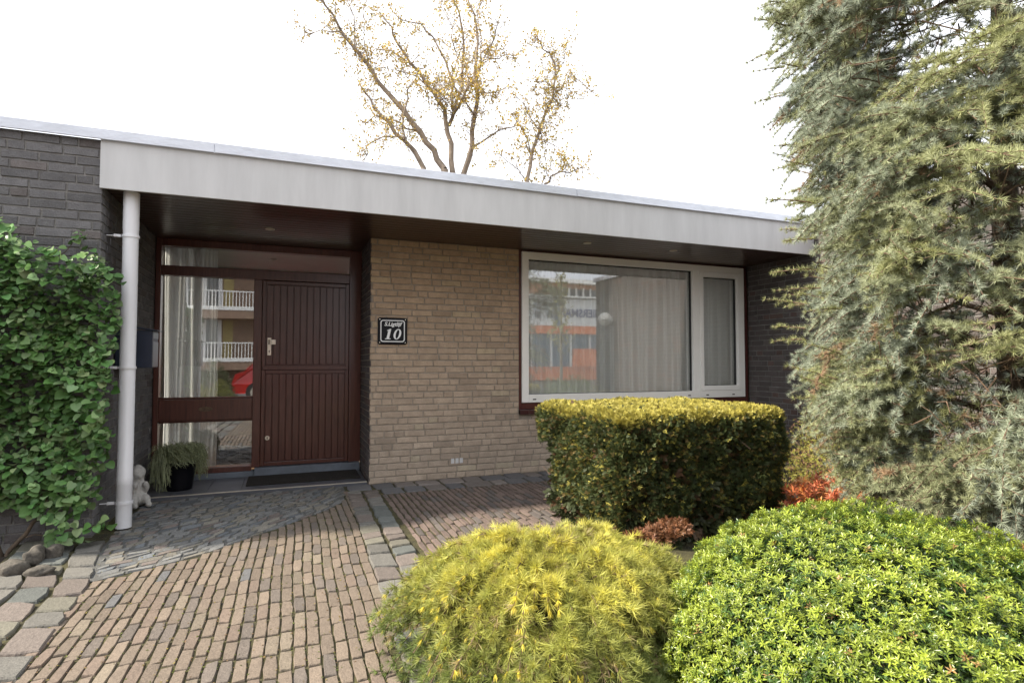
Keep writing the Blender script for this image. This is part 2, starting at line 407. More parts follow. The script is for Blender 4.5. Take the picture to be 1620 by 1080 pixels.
# cobbled apron: rows of small flat setts following the wavy edge
ap = MB(); k = 0
def pal_sett(r, x, y):
    s = r.uniform(.8, 1.2); q = r.random(); c = (.180, .180, .175)
    if q < .25: c = (.20, .185, .155)
    elif q < .4: c = (.135, .145, .155)
    elif q < .5: c = (.18, .15, .135)
    return tuple(v * s for v in c)
for row in range(30):
    x = -1.22 + r_.uniform(0, .06)
    while x < .52:
        ln = r_.uniform(.07, .135)
        y0 = float(fan_edge(x + ln / 2)) + row * .072
        bl = max(float(bordx_in(y0)) + .004, XL + .02 if y0 > YF - .05 else -9)
        if x < bl - .0 and x + ln > bl + .03: ln = x + ln - bl; x = bl
        if y0 + .06 < 5.60 and x >= bl and x + ln < .515 and not (y0 > YF - .05 and x < XL + .015):
            sl_ = (float(fan_edge(x + ln)) - float(fan_edge(x))) / ln
            sl_ = max(-.2, min(1.6, sl_))
            k += 1
            rr = random.Random(k)
            brick_geo(ap, (0, 0, 0), (1, 0, 0), (0, 1, 0), (0, 0, 1), [(x, x + ln - .006, y0, y0 + .067 * rr.uniform(.93, 1.04))], pal_sett, seed=k, ch=.004, dep=.012, jit=.006, tilt=.004, crown=.004,
                      warp=lambda a, b, x0=x, s0=sl_, l0=ln: (a, b + (a - x0 - l0 / 2) * s0, ylift(a, b)))
        x += ln
qx = np.linspace(-1.08, .50, 40); qt = np.linspace(0, 1, 40)
ap.add([(x, float(fan_edge(x)) * (1 - t) + 5.61 * t + .006 * (1 - t), -.0045 + ylift(x, float(fan_edge(x)) * (1 - t) + 5.61 * t)) for t in qt for x in qx], [(j * 40 + i, j * 40 + i + 1, (j + 1) * 40 + i + 1, (j + 1) * 40 + i) for j in range(39) for i in range(39)], (.10, .10, .095))
tag(ap.build('cobbled_apron', M['paver']), kind='structure')

# stone borders
bs = MB()
def pal_b(r, x, y):
    s = r.uniform(.68, 1.0); q = r.random(); c = (.175, .166, .148)
    if q < .25: c = (.19, .158, .138)
    elif q < .5: c = (.145, .155, .145)
    elif q < .65: c = (.19, .178, .14)
    return tuple(v * s for v in c)
for col_ in range(3):
    y = -2.4 + r_.uniform(0, .1)
    while y < 4.55 - col_ * .12:
        ln = r_.uniform(.17, .27); k += 1; xo = float(bordx_in(y + ln / 2)) - .165 * (col_ + 1)
        sl_ = (float(bordx_in(y + ln)) - float(bordx_in(y))) / ln
        if not (y + ln > YF - .03 and xo < XL):
            brick_geo(bs, (0, 0, .009), (1, 0, 0), (0, 1, 0), (0, 0, 1), [(xo + .004, xo + .158, y, y + ln - .010)], pal_b, seed=k, ch=.007, dep=.018, jit=.006, tilt=.005, crown=.008,
                      warp=lambda a, b, y0=y, s0=sl_, l0=ln: (a + (b - y0 - l0 / 2) * s0, b - (a - float(bordx_in(b))) * .25, ylift(a, b)))
        y += ln
for col_ in range(2):
    y = -2.4 + r_.uniform(0, .1)
    while y < 5.28:
        big = y < 3.6
        ln = r_.uniform(.15, .24) if big else r_.uniform(.12, .19); k += 1
        if y + ln > 5.33: ln = 5.33 - y
        wd = .145 if big else .135; xo = float(rbord(y)) + col_ * .145 + .004
        if ln > .06:
            brick_geo(bs, (0, 0, .009), (1, 0, 0), (0, 1, 0), (0, 0, 1), [(xo, xo + wd - .008, y, y + ln - .009)], pal_b, seed=k, ch=.006, dep=.018, jit=.005, tilt=.005, crown=.006,
                      warp=lambda a, b: (a, b, ylift(a, b)))
        y += ln
def pal_d(r, x, y):
    s = r.uniform(.75, 1.2); c = (.12, .118, .122) if r.random() < .7 else (.19, .165, .15)
    return tuple(v * s for v in c)
for (ya, yb, x0) in ((5.37, 5.59, .53), (5.15, 5.355, .81)):
    x = x0
    while x < 4.6:
        ln = r_.uniform(.14, .28); k += 1
        brick_geo(bs, (0, 0, .003), (1, 0, 0), (0, 1, 0), (0, 0, 1), [(x, x + ln - .014, ya, yb)], pal_d, seed=k, ch=.006, dep=.018, jit=.006, tilt=.005, crown=.007)
        x += ln
tag(bs.build('stone_border', M['paver']), kind='structure')

# moss and fallen flakes in the joints
fl = Cloud(); m_ = 5200
px_ = rng.uniform(-1.3, 1.0, m_); py_ = rng.uniform(.8, 5.3, m_)
keep = np.array([(px_[i] > bordx_in(py_[i]) - .3) for i in range(m_)])
px_, py_ = px_[keep], py_[keep]; m_ = len(px_)
# pull flakes towards the joints between brick columns
fx = np.round((px_ + 3.0) / .0525) * .0525 - 3.0 + .012 * np.sin(py_ * 1.6 + .6) - .004 + rng.normal(0, .004, m_)
px2 = np.where(rng.random(m_) < .8, fx, px_)
cc = np.array([(.20, .16, .05), (.11, .13, .03), (.16, .10, .05), (.07, .09, .02)])[rng.integers(0, 4, m_)] * rng.uniform(.6, 1.3, (m_, 1))
fl.inst([(-.5, -.6, 0), (.5, -.4, .15), (.1, .7, .05)], [(0, 1, 2)], np.stack([px2, py_, np.array([ylift(a_, b_) for a_, b_ in zip(px2, py_)]) + .001], 1), basis(np.stack([rng.normal(size=m_), rng.normal(size=m_), rng.normal(size=m_) * .15], 1), up=(0, 0, 1)), rng.uniform(.004, .010, m_), cc)
tag(fl.build('moss_and_litter', M['yewleaf']), 'moss and fallen bud scales lying in the joints of the brick path', 'moss', kind='stuff')

# ------------------------------------------------------------------ the house
house = empty('house', (0, YF, 0), 'single storey brick house with flat overhanging roof and white fascia', 'house')
def part(mb, name, m, parent=house, **k):
    o = mb.build(name, m, parent, **k)
    # children keep world placement
    o.matrix_parent_inverse = Matrix.Translation(-house.location) if parent is house else Matrix.Identity(4)
    return o
def sub(mb, name, m, parent, **k): return mb.build(name, m, parent, **k)

# front wall left of the porch
b = MB(); rc = brick_rows(3.4, 2.70, seed=1)
brick_geo(b, (-4.6, YF, 0), (1, 0, 0), (0, 0, 1), (0, -1, 0), rc, pal_grey, seed=5)
b.box((-4.6, YF + .007, -.1), (XL - .007, YF + .10, 2.69), mi=1)
part(b, 'wall', [M['tanbrick'], M['lightmortar']])
# porch side wall
b = MB(); rc = brick_rows(YD - YF, ZS, seed=2)
brick_geo(b, (XL, YF, 0), (0, 1, 0), (0, 0, 1), (1, 0, 0), rc, pal_grey, seed=6)
b.box((XL - .09, YF + .103, -.1), (XL - .007, YD + .1, ZS + .2), mi=1)
part(b, 'wall', [M['tanbrick'], M['lightmortar']])
# main wall with window opening
b = MB(); rc = brick_rows(XW - XR, ZS, seed=3)
rc = clip_holes(rc, [(2.285 - XR, 5.42 - XR, .61, 2.5)])
brick_geo(b, (XR, YW, 0), (1, 0, 0), (0, 0, 1), (0, -1, 0), rc, pal_tan, seed=7)
yb = YW + .007
for (xa, xb, za, zb) in ((XR + .007, 2.285, -.1, ZS + .05), (2.285, XW, -.1, .61)): b.box((xa, yb, za), (xb, yb + .1, zb), mi=1)
part(b, 'wall', [M['tanbrick'], M['mortar']])
# reveal beside the door
b = MB(); rc = brick_rows(YD - YW, ZS, seed=4)
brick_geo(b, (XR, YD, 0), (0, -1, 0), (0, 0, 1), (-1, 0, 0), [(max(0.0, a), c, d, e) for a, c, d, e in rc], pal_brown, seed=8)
b.box((XR + .007, YW + .11, -.1), (XR + .1, YD + .1, ZS + .05), mi=1)
part(b, 'wall', [M['tanbrick'], M['mortar']])
# vent bricks low in the main wall
b = MB()
for dx in (0, .045, .09):
    b.box((1.545 + dx, YW - .004, .145), (1.578 + dx, YW + .002, .195))
part(b, 'vent_brick', M['fascia'])
# right wing wall standing forward
b = MB(); rc = brick_rows(YW - 1.9, 2.70, seed=9)
brick_geo(b, (XW, YW, 0), (0, -1, 0), (0, 0, 1), (-1, 0, 0), rc, pal_brown, seed=9)
b.box((XW + .007, 1.91, -.1), (XW + .15, YW - .001, 2.69), mi=1)
part(b, 'wall', [M['tanbrick'], M['lightmortar']]); b = MB(); rc = brick_rows(3.0, 2.70, seed=10)
brick_geo(b, (XW, 1.9, 0), (1, 0, 0), (0, 0, 1), (0, -1, 0), rc, pal_brown, seed=10)
b.box((XW + .152, 1.907, -.1), (XW + 3.0, 2.0, 2.69), mi=1)
part(b, 'wall', [M['tanbrick'], M['lightmortar']])

# roof, fascia, coping, soffit
b = MB(); b.box((-4.6, YF + .12, 2.52), (-1.45, YD - .25, 2.66)); b.box((-1.45, YF + .12, 2.52), (.9, 12, 2.66)); b.box((.9, YF + .12, 2.52), (XW + .02, 7.9, 2.66)); b.box((XW + .155, 2.01, 2.5), (XW + 3, 12, 2.66))  # unseen rear of the roof cut short to let daylight reach the curtains
part(b, 'roof', M['roof'])
b = MB(); b.box((XL - .012, YF - .016, 2.352), (XW - .004, YF + .006, 2.688)); part(b, 'fascia', M['fascia'], bevel=.002)
b = MB()
xs = [-4.61, -3.475, -.515, 2.443, XW - .06]
for xa, xb in zip(xs[:-1], xs[1:]):
    b.box((xa + .002, YF - .042, 2.682), (xb - .002, YF - .030, 2.752)); b.box((xa + .002, YF - .030, 2.745), (xb - .002, YF + .13, 2.757))
for xj in xs[1:-1]: b.box((xj - .012, YF - .034, 2.684), (xj + .012, YF - .031, 2.750))
ys_ = [1.86, 3.2, YF - .04]
for ya, yb_ in zip(ys_[:-1], ys_[1:]):
    b.box((XW - .035, ya + .002, 2.682), (XW - .023, yb_ - .002, 2.752)); b.box((XW - .023, ya + .002, 2.745), (XW + .17, yb_ - .002, 2.757))
b.box((XW - .03, 1.86, 2.682), (XW + 3, 1.872, 2.752))
part(b, 'roof_coping', M['alu'], bevel=.0015)
b = MB()
y = YF + .012; i = 0
while y < YD + .05:
    y2 = min(y + .090, YD + .06)
    x1 = XW - .012 if y < YW - .02 else XR + .0
    x0 = XL + .0
    if y < YW - .02 and y2 > YW - .001: y2 = YW - .001
    b.box((x0, y + .0025, ZS - .003), (x1, y2 - .0025, ZS + .012)); y = y2 if y2 != YW - .001 else YW + .001
    i += 1
b.box((XL, YF + .01, ZS + .004), (XR, YD + .06, ZS + .03)); b.box((XR + .001, YF + .01, ZS + .004), (XW - .012, YW + .1, ZS + .03))
part(b, 'soffit', M['soffit'], bevel=.0025, seg=1)
for (sx, sy) in ((-.167, 5.556), (2.80, 5.03), (3.85, 5.03)):
    b = MB(); pr = [(.042, ZS - .004), (.042, ZS - .010), (.032, ZS - .010), (.026, ZS - .004), (.0, ZS - .0038)]
    b.lathe(pr, sx, sy, 24); part(b, 'downlight', M['steel'], smooth=False)

# downpipe with brackets
dp = MB(); PX, PY = -1.052, 4.735
dp.lathe([(.0, .012), (.0485, .012), (.0485, .30), (.0505, .304), (.0505, .36), (.0485, .364), (.0485, 2.10), (.0500, 2.11), (.0500, 2.368), (0, 2.368)], PX, PY, 36)
dpo = part(dp, 'downpipe', M['pvc'], smooth=True)
mdf = dpo.modifiers.new('edge', 'EDGE_SPLIT'); mdf.split_angle = R(35)
for z in (.185, 1.125, 2.055):
    b = MB(); b.lathe([(.049, z - .009), (.0545, z - .009), (.0545, z + .009), (.049, z + .009)], PX, PY, 30)
    b.box((PX - .10, PY - .012, z - .008), (PX - .058, PY + .012, z + .010)); b.tube([(PX - .145, PY, z), (PX - .06, PY, z)], .004, 8)
    b.tube([(PX - .085, PY - .018, z), (PX - .085, PY + .018, z)], .006, 8)
    sub(b, 'pipe_bracket', M['pvc'], dpo)

# porch step
b = MB(); x = XL + .012; 
b.box((XL + .001, 5.628, -.05), (XR - .012, YD + .02, .016), mi=1)
txs = np.linspace(XL + .004, XR - .014, 8); tys = [5.640, 5.94, 6.24, YD - .03]
for i in range(7):
    for j in range(3): b.box((txs[i] + .002, tys[j] + .002, .0), (txs[i + 1] - .002, tys[j + 1] - .002, .024))
b.box((XL + .003, 5.614, -.05), (XR - .013, 5.626, .019), mi=0); b.box((XL + .003, 5.612, .0195), (XR - .013, 5.632, .0265), mi=2)
part(b, 'porch_step', [M['tile'], M['tilej'], M['steel']], bevel=.001, seg=1)
b = MB(); b.box((XL + .004, YD - .028, -.02), (-.30, YD + .09, .075)); b.box((-.298, YD - .06, -.02), (XR - .01, YD + .09, .105)); part(b, 'threshold', M['bluestone'], bevel=.004)

# door frame with lights
fr = MB(); D0, D1 = YD - .01, YD + .09
def fb(x0, x1, z0, z1, y0=D0, y1=D1): fr.box((x0, y0, z0), (x1, y1, z1))
fb(XL + .006, -1.148, .075, ZS - .004); fb(.612, XR - .0015, .106, ZS - .006)
fb(-1.147, .611, 2.295, ZS - .005); fb(-1.147, .611, 2.008, 2.104)
fb(-.328, -.252, .107, 2.007)
fb(-1.147, -.329, .596, .802); fb(-1.147, -.329, .076, .128)
fb(-1.147, -.329, .803, .822, YD + .015, YD + .06); fb(-1.147, -.329, .575, .595, YD + .015, YD + .06)
fro = part(fr, 'door_frame', M['wood'], bevel=.004)
for (x0, x1, z0, z1) in ((-1.147, -.329, .80, 2.01), (-1.147, -.329, .126, .60), (-1.147, .611, 2.10, 2.30)):
    b = MB(); b.add([(x0, YD + .042, z0), (x1, YD + .042, z0), (x1, YD + .042, z1), (x0, YD + .042, z1)], [(0, 1, 2, 3)]); part(b, 'sidelight_pane', M['glassd'])
b = MB(); ov = [(-.745 + .062 * math.cos(t), D0 - .003, .705 + .024 * math.sin(t)) for t in np.linspace(0, 2 * math.pi, 28, endpoint=False)]
ov2 = [(x, D0 + .002, z) for x, y, z in ov]; b.add(ov + ov2, [tuple(range(28))] + [(i, (i + 1) % 28, 28 + (i + 1) % 28, 28 + i) for i in range(28)])
sub(b, 'oval_plate', mat('worn_brass', (.11, .075, .05), .4, .4, 40, metal=.5), fro)

# stable door: two leaves of vertical boards
door = MB(); DX0, DX1 = -.250, .610
door.box((DX0, YD + .030, .107), (DX1, YD + .07, 2.006), mi=0)
def leaf(z0, z1):
    door.box((DX0 + .002, YD + .008, z0), (DX0 + .036, YD + .029, z1)); door.box((DX1 - .036, YD + .008, z0), (DX1 - .002, YD + .029, z1))
    nb = 12; xs = np.linspace(DX0 + .040, DX1 - .040, nb + 1)
    for i in range(nb): door.box((xs[i] + .004, YD + .010, z0 + .042), (xs[i + 1] - .004, YD + .029, z1 - .042))
    door.box((DX0 + .038, YD + .006, z0), (DX1 - .038, YD + .029, z0 + .038)); door.box((DX0 + .038, YD + .006, z1 - .038), (DX1 - .038, YD + .029, z1))
leaf(.112, 1.085); leaf(1.10, 2.002)
door.box((DX0 + .01, YD - .012, 1.088), (DX1 - .01, YD + .004, 1.125))
dr = part(door, 'door', M['wood'], bevel=.003)
b = MB(); b.box((-.196, YD - .004, 1.235), (-.160, YD + .005, 1.415)); b.box((-.158, YD - .030, 1.345), (-.118, YD - .022, 1.395)); b.box((-.166, YD - .030, 1.36), (-.158, YD - .004, 1.38))
b.box((-.168, YD - .028, 1.335), (-.1585, YD - .004, 1.40))
h = sub(b, 'handle', M['steel'], dr, bevel=.002)
b = MB(); b.box((-.187, YD - .0065, 1.345), (-.176, YD - .0042, 1.395)); sub(b, 'handle_slot', M['slot'], dr); b = MB(); b.tube([(-.178, YD - .007, 1.28), (-.178, YD - .0042, 1.28)], .006, 12); b.box((-.181, YD - .0065, 1.262), (-.175, YD - .0042, 1.275))
sub(b, 'keyhole', M['slot'], dr)
b = MB(); b.tube([(-.184, YD - .004, .395), (-.184, YD + .006, .395)], .022, 24); sub(b, 'lock', M['steel'], dr)
b = MB(); b.tube([(-.184, YD - .0065, .399), (-.184, YD - .0042, .399)], .006, 12); b.box((-.187, YD - .0063, .381), (-.181, YD - .0043, .394)); sub(b, 'keyhole', M['slot'], dr)
b = MB(); b.tube([(XR - .004, YD - .22, 1.40), (XR - .018, YD - .22, 1.40)], .016, 16); part(b, 'door_bell', M['rubber'])

# window: dark wood surround, white frame, panes
b = MB()
b.box((2.287, YW + .004, .665), (2.316, YW + .12, ZS - .004)); b.box((5.354, YW + .004, .665), (XW - .008, YW + .12, ZS - .004))
b.box((2.3165, YW + .004, WZ1 + .002), (5.3535, YW + .12, ZS - .004)); b.box((2.3165, YW + .004, .665), (5.3535, YW + .12, WZ0 - .002))
part(b, 'window_surround', M['woodh'], bevel=.003)
b = MB(); x = 2.285
while x < XW - .03:
    x2 = min(x + .105, XW - .01); b.box((x + .001, YW - .035, .612), (x2 - .003, YW + .10, .662)); x = x2
b.box((2.286, YW - .028, .608), (XW - .011, YW + .1, .655), mi=1)
part(b, 'window_sill', [M['silltile'], M['mortar']], bevel=.005)
wf = MB(); y0, y1 = YW - .012, YW + .075
T = .078
wf.box((WX0, y0, WZ0), (WX0 + T, y1, WZ1)); wf.box((WX1 - .055, y0, WZ0), (WX1, y1, WZ1))
wf.box((WX0 + T, y0, WZ1 - T), (WX1 - .055, y1, WZ1)); wf.box((WX0 + T, y0, WZ0), (WX1 - .055, y1, WZ0 + .085))
wf.box((4.562, y0, WZ0 + .085), (4.655, y1, WZ1 - T))
wfo = part(wf, 'window', M['white'], bevel=.005)
b = MB(); cx0, cx1, cz0, cz1 = 4.656, WX1 - .056, WZ0 + .086, WZ1 - T - .001
b.box((cx0, y0 - .006, cz0), (cx0 + .058, y1 - .01, cz1)); b.box((cx1 - .052, y0 - .006, cz0), (cx1, y1 - .01, cz1))
b.box((cx0 + .058, y0 - .006, cz1 - .062), (cx1 - .052, y1 - .01, cz1)); b.box((cx0 + .058, y0 - .006, cz0), (cx1 - .052, y1 - .01, cz0 + .06))
sub(b, 'casement_frame', M['white'], wfo, bevel=.005)
b = MB(); b.add([(WX0 + T, YW + .058, WZ0 + .08), (4.562, YW + .058, WZ0 + .08), (4.562, YW + .058, WZ1 - T), (WX0 + T, YW + .058, WZ1 - T)], [(0, 1, 2, 3)]); sub(b, 'pane', M['glass'], wfo)
b = MB(); b.add([(cx0 + .05, YW + .054, cz0 + .05), (cx1 - .045, YW + .054, cz0 + .05), (cx1 - .045, YW + .054, cz1 - .055), (cx0 + .05, YW + .054, cz1 - .055)], [(0, 1, 2, 3)]); sub(b, 'pane', M['glass'], wfo)
b = MB()
def gask(x0, x1, z0, z1, yy, t=.010):
    b.box((x0, yy, z0), (x0 + t, yy + .03, z1)); b.box((x1 - t, yy, z0), (x1, yy + .03, z1)); b.box((x0 + t, yy, z1 - t), (x1 - t, yy + .03, z1)); b.box((x0 + t, yy, z0), (x1 - t, yy + .03, z0 + t * .6))
gask(WX0 + T - .001, 4.563, WZ0 + .084, WZ1 - T + .001, YW + .030); gask(cx0 + .057, cx1 - .051, cz0 + .059, cz1 - .061, YW + .025)
sub(b, 'glazing_gasket', M['rubber'], wfo)
for xx in (2.46, 4.49, 4.76, 5.16):
    b = MB(); b.box((xx - .018, y0 - .004, WZ0 + .028), (xx + .018, y0 + .002, WZ0 + .040)); sub(b, 'drain_slot', M['slot'], wfo)

# interior shell: hall and living room, unseen sides left open to brighten the curtains
b = MB()
def room(x0, x1, y0_, y1_, z1, back=True):
    if back: b.add([(x0, y1_, 0), (x1, y1_, 0), (x1, y1_, z1), (x0, y1_, z1)], [(0, 1, 2, 3)]); ys0 = y0_ if not back else y0_ + .5; b.add([(x0, ys0, 0), (x0, y1_, 0), (x0, y1_, z1), (x0, ys0, z1)], [(0, 1, 2, 3)])
    b.add([(x1, y0_, 0), (x1, y1_, 0), (x1, y1_, z1), (x1, y0_, z1)], [(0, 1, 2, 3)]); b.add([(x0, y0_, z1), (x1, y0_, z1), (x1, y1_, z1), (x0, y1_, z1)], [(0, 1, 2, 3)])
room(-1.28, XR + .06, YD + .10, 9.6, 2.47); room(XR + .12, XW - .02, YW + .125, 7.7, 2.47, False)
part(b, 'interior_wall', M['inner'])
b = MB(); b.box((-1.27, YD + .092, .0), (XR + .05, 9.59, .06)); b.box((XR + .13, YW + .128, 0), (XW - .03, 9.89, .06)); part(b, 'interior_floor', M['innerfloor'])
for q in ([(-1.5, YD + .9, -.05), (-1.5, 12, -.05), (-1.5, 12, 2.6), (-1.5, YD + .9, 2.6)], [(-1.5, 12, -.05), (.9, 12, -.05), (.9, 12, 2.6), (-1.5, 12, 2.6)],
          [(5.57, 7.9, -.05), (8.4, 7.9, -.05), (8.4, 7.9, 2.6), (5.57, 7.9, 2.6)], [(-4.6, YD - .3, -.05), (-1.3, YD - .3, -.05), (-1.3, YD - .3, 2.6), (-4.6, YD - .3, 2.6)],
          [(-4.6, YF + .1, -.05), (-4.6, YD - .3, -.05), (-4.6, YD - .3, 2.6), (-4.6, YF + .1, 2.6)], [(8.42, 2, -.05), (8.42, 7.9, -.05), (8.42, 7.9, 2.6), (8.42, 2, 2.6)]):
    b = MB(); b.add(q, [(0, 1, 2, 3)]); part(b, 'wall', M['inner'])


# curtains
def curtain(name, x0, x1, y, z0, z1, folds, amp, label, seed):
    r = random.Random(seed); n_ = 260; xs = np.linspace(x0, x1, n_); ph = 0; ys = []; zz = np.linspace(z0, z1, 10)
    L = abs(x1 - x0); f1 = folds / L
    prof = [amp * (math.sin(2 * math.pi * f1 * x + 1.3 * math.sin(3.1 * x + seed)) * .7 + .35 * math.sin(2 * math.pi * f1 * 2.3 * x + seed) + .2 * math.sin(47 * x)) for x in xs]
    V = []; 
    for z in zz:
        s = .55 + .45 * (1 - (z - z0) / (z1 - z0))
        for i, x_ in enumerate(xs): V.append((x_ + .01 * math.sin(z * 2 + i * .05), y + prof[i] * s, z))
    Fs = [(j * n_ + i, j * n_ + i + 1, (j + 1) * n_ + i + 1, (j + 1) * n_ + i) for j in range(9) for i in range(n_ - 1)]
    b = MB(); b.add(V, Fs); o = b.build(name, M['curtain'], smooth=True)
    so_ = o.modifiers.new('cloth', 'SOLIDIFY'); so_.thickness = .002
    return tag(o, label, 'curtain')
curtain('curtain', -1.135, -.665, YD + .15, .10, 2.36, 5, .026, 'pale grey curtain gathered behind the glass beside the front door', 1)
curtain('curtain', 2.34, 3.615, YW + .17, .10, 2.40, 9, .048, 'pale sheer curtain behind the left half of the big window', 2)
curtain('curtain', 3.635, 5.38, YW + .18, .10, 2.40, 11, .058, 'pale pleated curtain behind the right half of the big window and the narrow casement', 3)

# ------------------------------------------------------------------ things on the house
mbx = empty('mailbox', (XL, 5.1, 1.12), 'dark navy metal mailbox on the porch side wall behind the downpipe', 'mailbox')
b = MB(); b.box((.006, -.10, 0), (.245, .10, .285)); b.build('body', M['navy'], mbx, bevel=.004)
b = MB(); b.add([(-.0 + .004, -.115, .330), (.004, .115, .330), (.275, .115, .288), (.275, -.115, .288), (.004, -.115, .318), (.004, .115, .318), (.275, .115, .280), (.275, -.115, .280)],
                [(0, 1, 2, 3)[::-1], (4, 5, 6, 7), (0, 3, 7, 4), (1, 5, 6, 2), (2, 6, 7, 3), (0, 4, 5, 1)]); b.build('lid', M['navy'], mbx)
b = MB(); b.box((.2455, -.09, .01), (.249, .09, .20)); b.box((.2455, -.09, .225), (.249, .09, .27)); b.build('front_flap', mat('mailbox_front_sheen', (.16, .17, .18), .3, .1), mbx, bevel=.001)  # front plates painted paler to stand for the reflection on that face

# house number plate
sg = empty('house_number_plate', (.948, YW - .004, 1.468), 'black enamel house number plate with white rim on the tan brick wall', 'sign')
def rrect(w_, h_, r0, n_=8):
    P = []
    for (sx, sz, a0) in ((1, 1, 0), (-1, 1, 90), (-1, -1, 180), (1, -1, 270)):
        for i in range(n_ + 1):
            a = R(a0 + 90 * i / n_); P.append((sx * (w_ / 2 - r0) + r0 * math.cos(a), sz * (h_ / 2 - r0) + r0 * math.sin(a)))
    return P
def plate(P, y0, y1, mi=0, mb=None):
    k = len(P); V = [(x, y0, z) for x, z in P] + [(x, y1, z) for x, z in P]
    mb.add(V, [tuple(range(k))[::-1], tuple(range(k, 2 * k))] + [(i, (i + 1) % k, k + (i + 1) % k, k + i) for i in range(k)], mi=mi)
b = MB(); P0 = rrect(.285, .262, .022); P1 = rrect(.272, .249, .020); k_ = len(P0)
V = [(x, 0, z) for x, z in P0] + [(x, -.008, z) for x, z in P0] + [(x, -.013, z) for x, z in P1]
b.add(V, [tuple(range(k_))] + [(i, (i + 1) % k_, k_ + (i + 1) % k_, k_ + i) for i in range(k_)] + [(k_ + i, k_ + (i + 1) % k_, 2 * k_ + (i + 1) % k_, 2 * k_ + i) for i in range(k_)] + [tuple(range(2 * k_, 3 * k_))])
b.build('plate', M['black'], sg)
def ring2(A, B, y, mb):
    k = len(A); V = [(x, y, z) for x, z in A] + [(x, y, z) for x, z in B] + [(x, y + .0012, z) for x, z in A] + [(x, y + .0012, z) for x, z in B]
    mb.add(V, [(i, (i + 1) % k, k + (i + 1) % k, k + i) for i in range(k)] + [(i, (i + 1) % k, 2 * k + (i + 1) % k, 2 * k + i) for i in range(k)] + [(k + i, k + (i + 1) % k, 3 * k + (i + 1) % k, 3 * k + i) for i in range(k)])
b = MB(); ring2(rrect(.236, .213, .026), rrect(.218, .195, .018), -.0155, b); b.build('rim', M['enamel'], sg)
b = MB(); sh = .22
def it(P, dx): return [(dx + x + z * sh, z - .030) for x, z in P]
one = [(-.024, -.050), (.030, -.050), (.030, -.043), (.015, -.041), (.015, .050), (.002, .050), (-.022, .036), (-.022, .030), (-.010, .033), (-.010, -.041), (-.024, -.043)]
k1 = it(one, -.040); V = [(x, -.0155, z) for x, z in k1] + [(x, -.0143, z) for x, z in k1]; kk = len(k1)
b.add(V[:kk], [(0, 1, 2, 3, 10 - 1, 10)[:0] or (0, 1, 2, 3, 9, 10), (3, 4, 8, 9), (4, 5, 6, 7, 8)])
A = [(.036 * math.cos(t), .0515 * math.sin(t)) for t in np.linspace(0, 2 * math.pi, 36, endpoint=False)]
Bq = [(.0155 * math.cos(t), .043 * math.sin(t)) for t in np.linspace(0, 2 * math.pi, 36, endpoint=False)]
ring2(it(A, .046), it(Bq, .046), -.0155, b); b.build('number', M['enamel'], sg)
def text_mesh(txt, size, name, m, parent, loc, rot, ext=.001, bold=0, shear=0, width=None):
    c = bpy.data.curves.new(name, 'FONT'); c.body = txt; c.size = size; c.extrude = ext; c.offset = bold; c.shear = shear; c.align_x = 'CENTER'; c.resolution_u = 3
    t = bpy.data.objects.new('tmp', c); COL.objects.link(t); bpy.context.view_layer.update()
    me = bpy.data.meshes.new_from_object(t.evaluated_get(bpy.context.evaluated_depsgraph_get())); bpy.data.objects.remove(t)
    if width:
        xs = [v.co.x for v in me.vertices]; s = width / (max(xs) - min(xs))
        for v in me.vertices: v.co.x *= s
    me.name = name; me.materials.clear(); o = link(name, me, m, parent); o.location = loc; o.rotation_euler = rot; return o
text_mesh('S.Ligtlijf', .052, 'lettering', M['enamel'], sg, (0, -.0155, .050), (math.pi / 2, 0, 0), .0008, .0016, .25, .175)
for sx in (-1, 1):
    for sz in (-1, 1):
        b = MB(); b.tube([(sx * .124, -.012, sz * .113), (sx * .124, -.016, sz * .113)], .005, 10); b.build('screw', M['steel'], sg)

# globe wall lamp on the right wing wall
lp = empty('wall_lamp', (XW, 2.42, 1.93), 'white half-hooded globe wall lamp on the dark brick wing wall', 'lamp')
b = MB(); b.tube([(0, 0, 0), (-.03, 0, 0)], .07, 24); b.build('back_plate', M['white'], lp)
b = MB()
def sph(mb, c, r, z0, z1, seg=28, rings=10, sc=(1, 1, 1)):
    pr = []
    for i in range(rings + 1):
        a = z0 + (z1 - z0) * i / rings
        pr.append((max(.0001, r * math.cos(a)), r * math.sin(a)))
    V = [(c[0] + p[0] * math.cos(2 * math.pi * k / seg) * sc[0], c[1] + p[0] * math.sin(2 * math.pi * k / seg) * sc[1], c[2] + p[1] * sc[2]) for p in pr for k in range(seg)]
    mb.add(V, [(i * seg + k, i * seg + (k + 1) % seg, (i + 1) * seg + (k + 1) % seg, (i + 1) * seg + k) for i in range(rings) for k in range(seg)])
sph(b, (-.12, 0, 0), .128, 0, math.pi / 2); b.build('hood', M['white'], lp, smooth=True)
b = MB(); sph(b, (-.12, 0, 0), .115, -math.pi / 2, 0); b.build('globe', mat('opal_glass', (.7, .69, .66), .2, .03), lp, smooth=True)

# doormat
b = MB(); b.box((-.345, 5.80, .0245), (.685, 6.245, .037)); tag(b.build('doormat', M['matf'], bevel=.004), 'dark brown doormat on the grey tiled porch step', 'doormat')

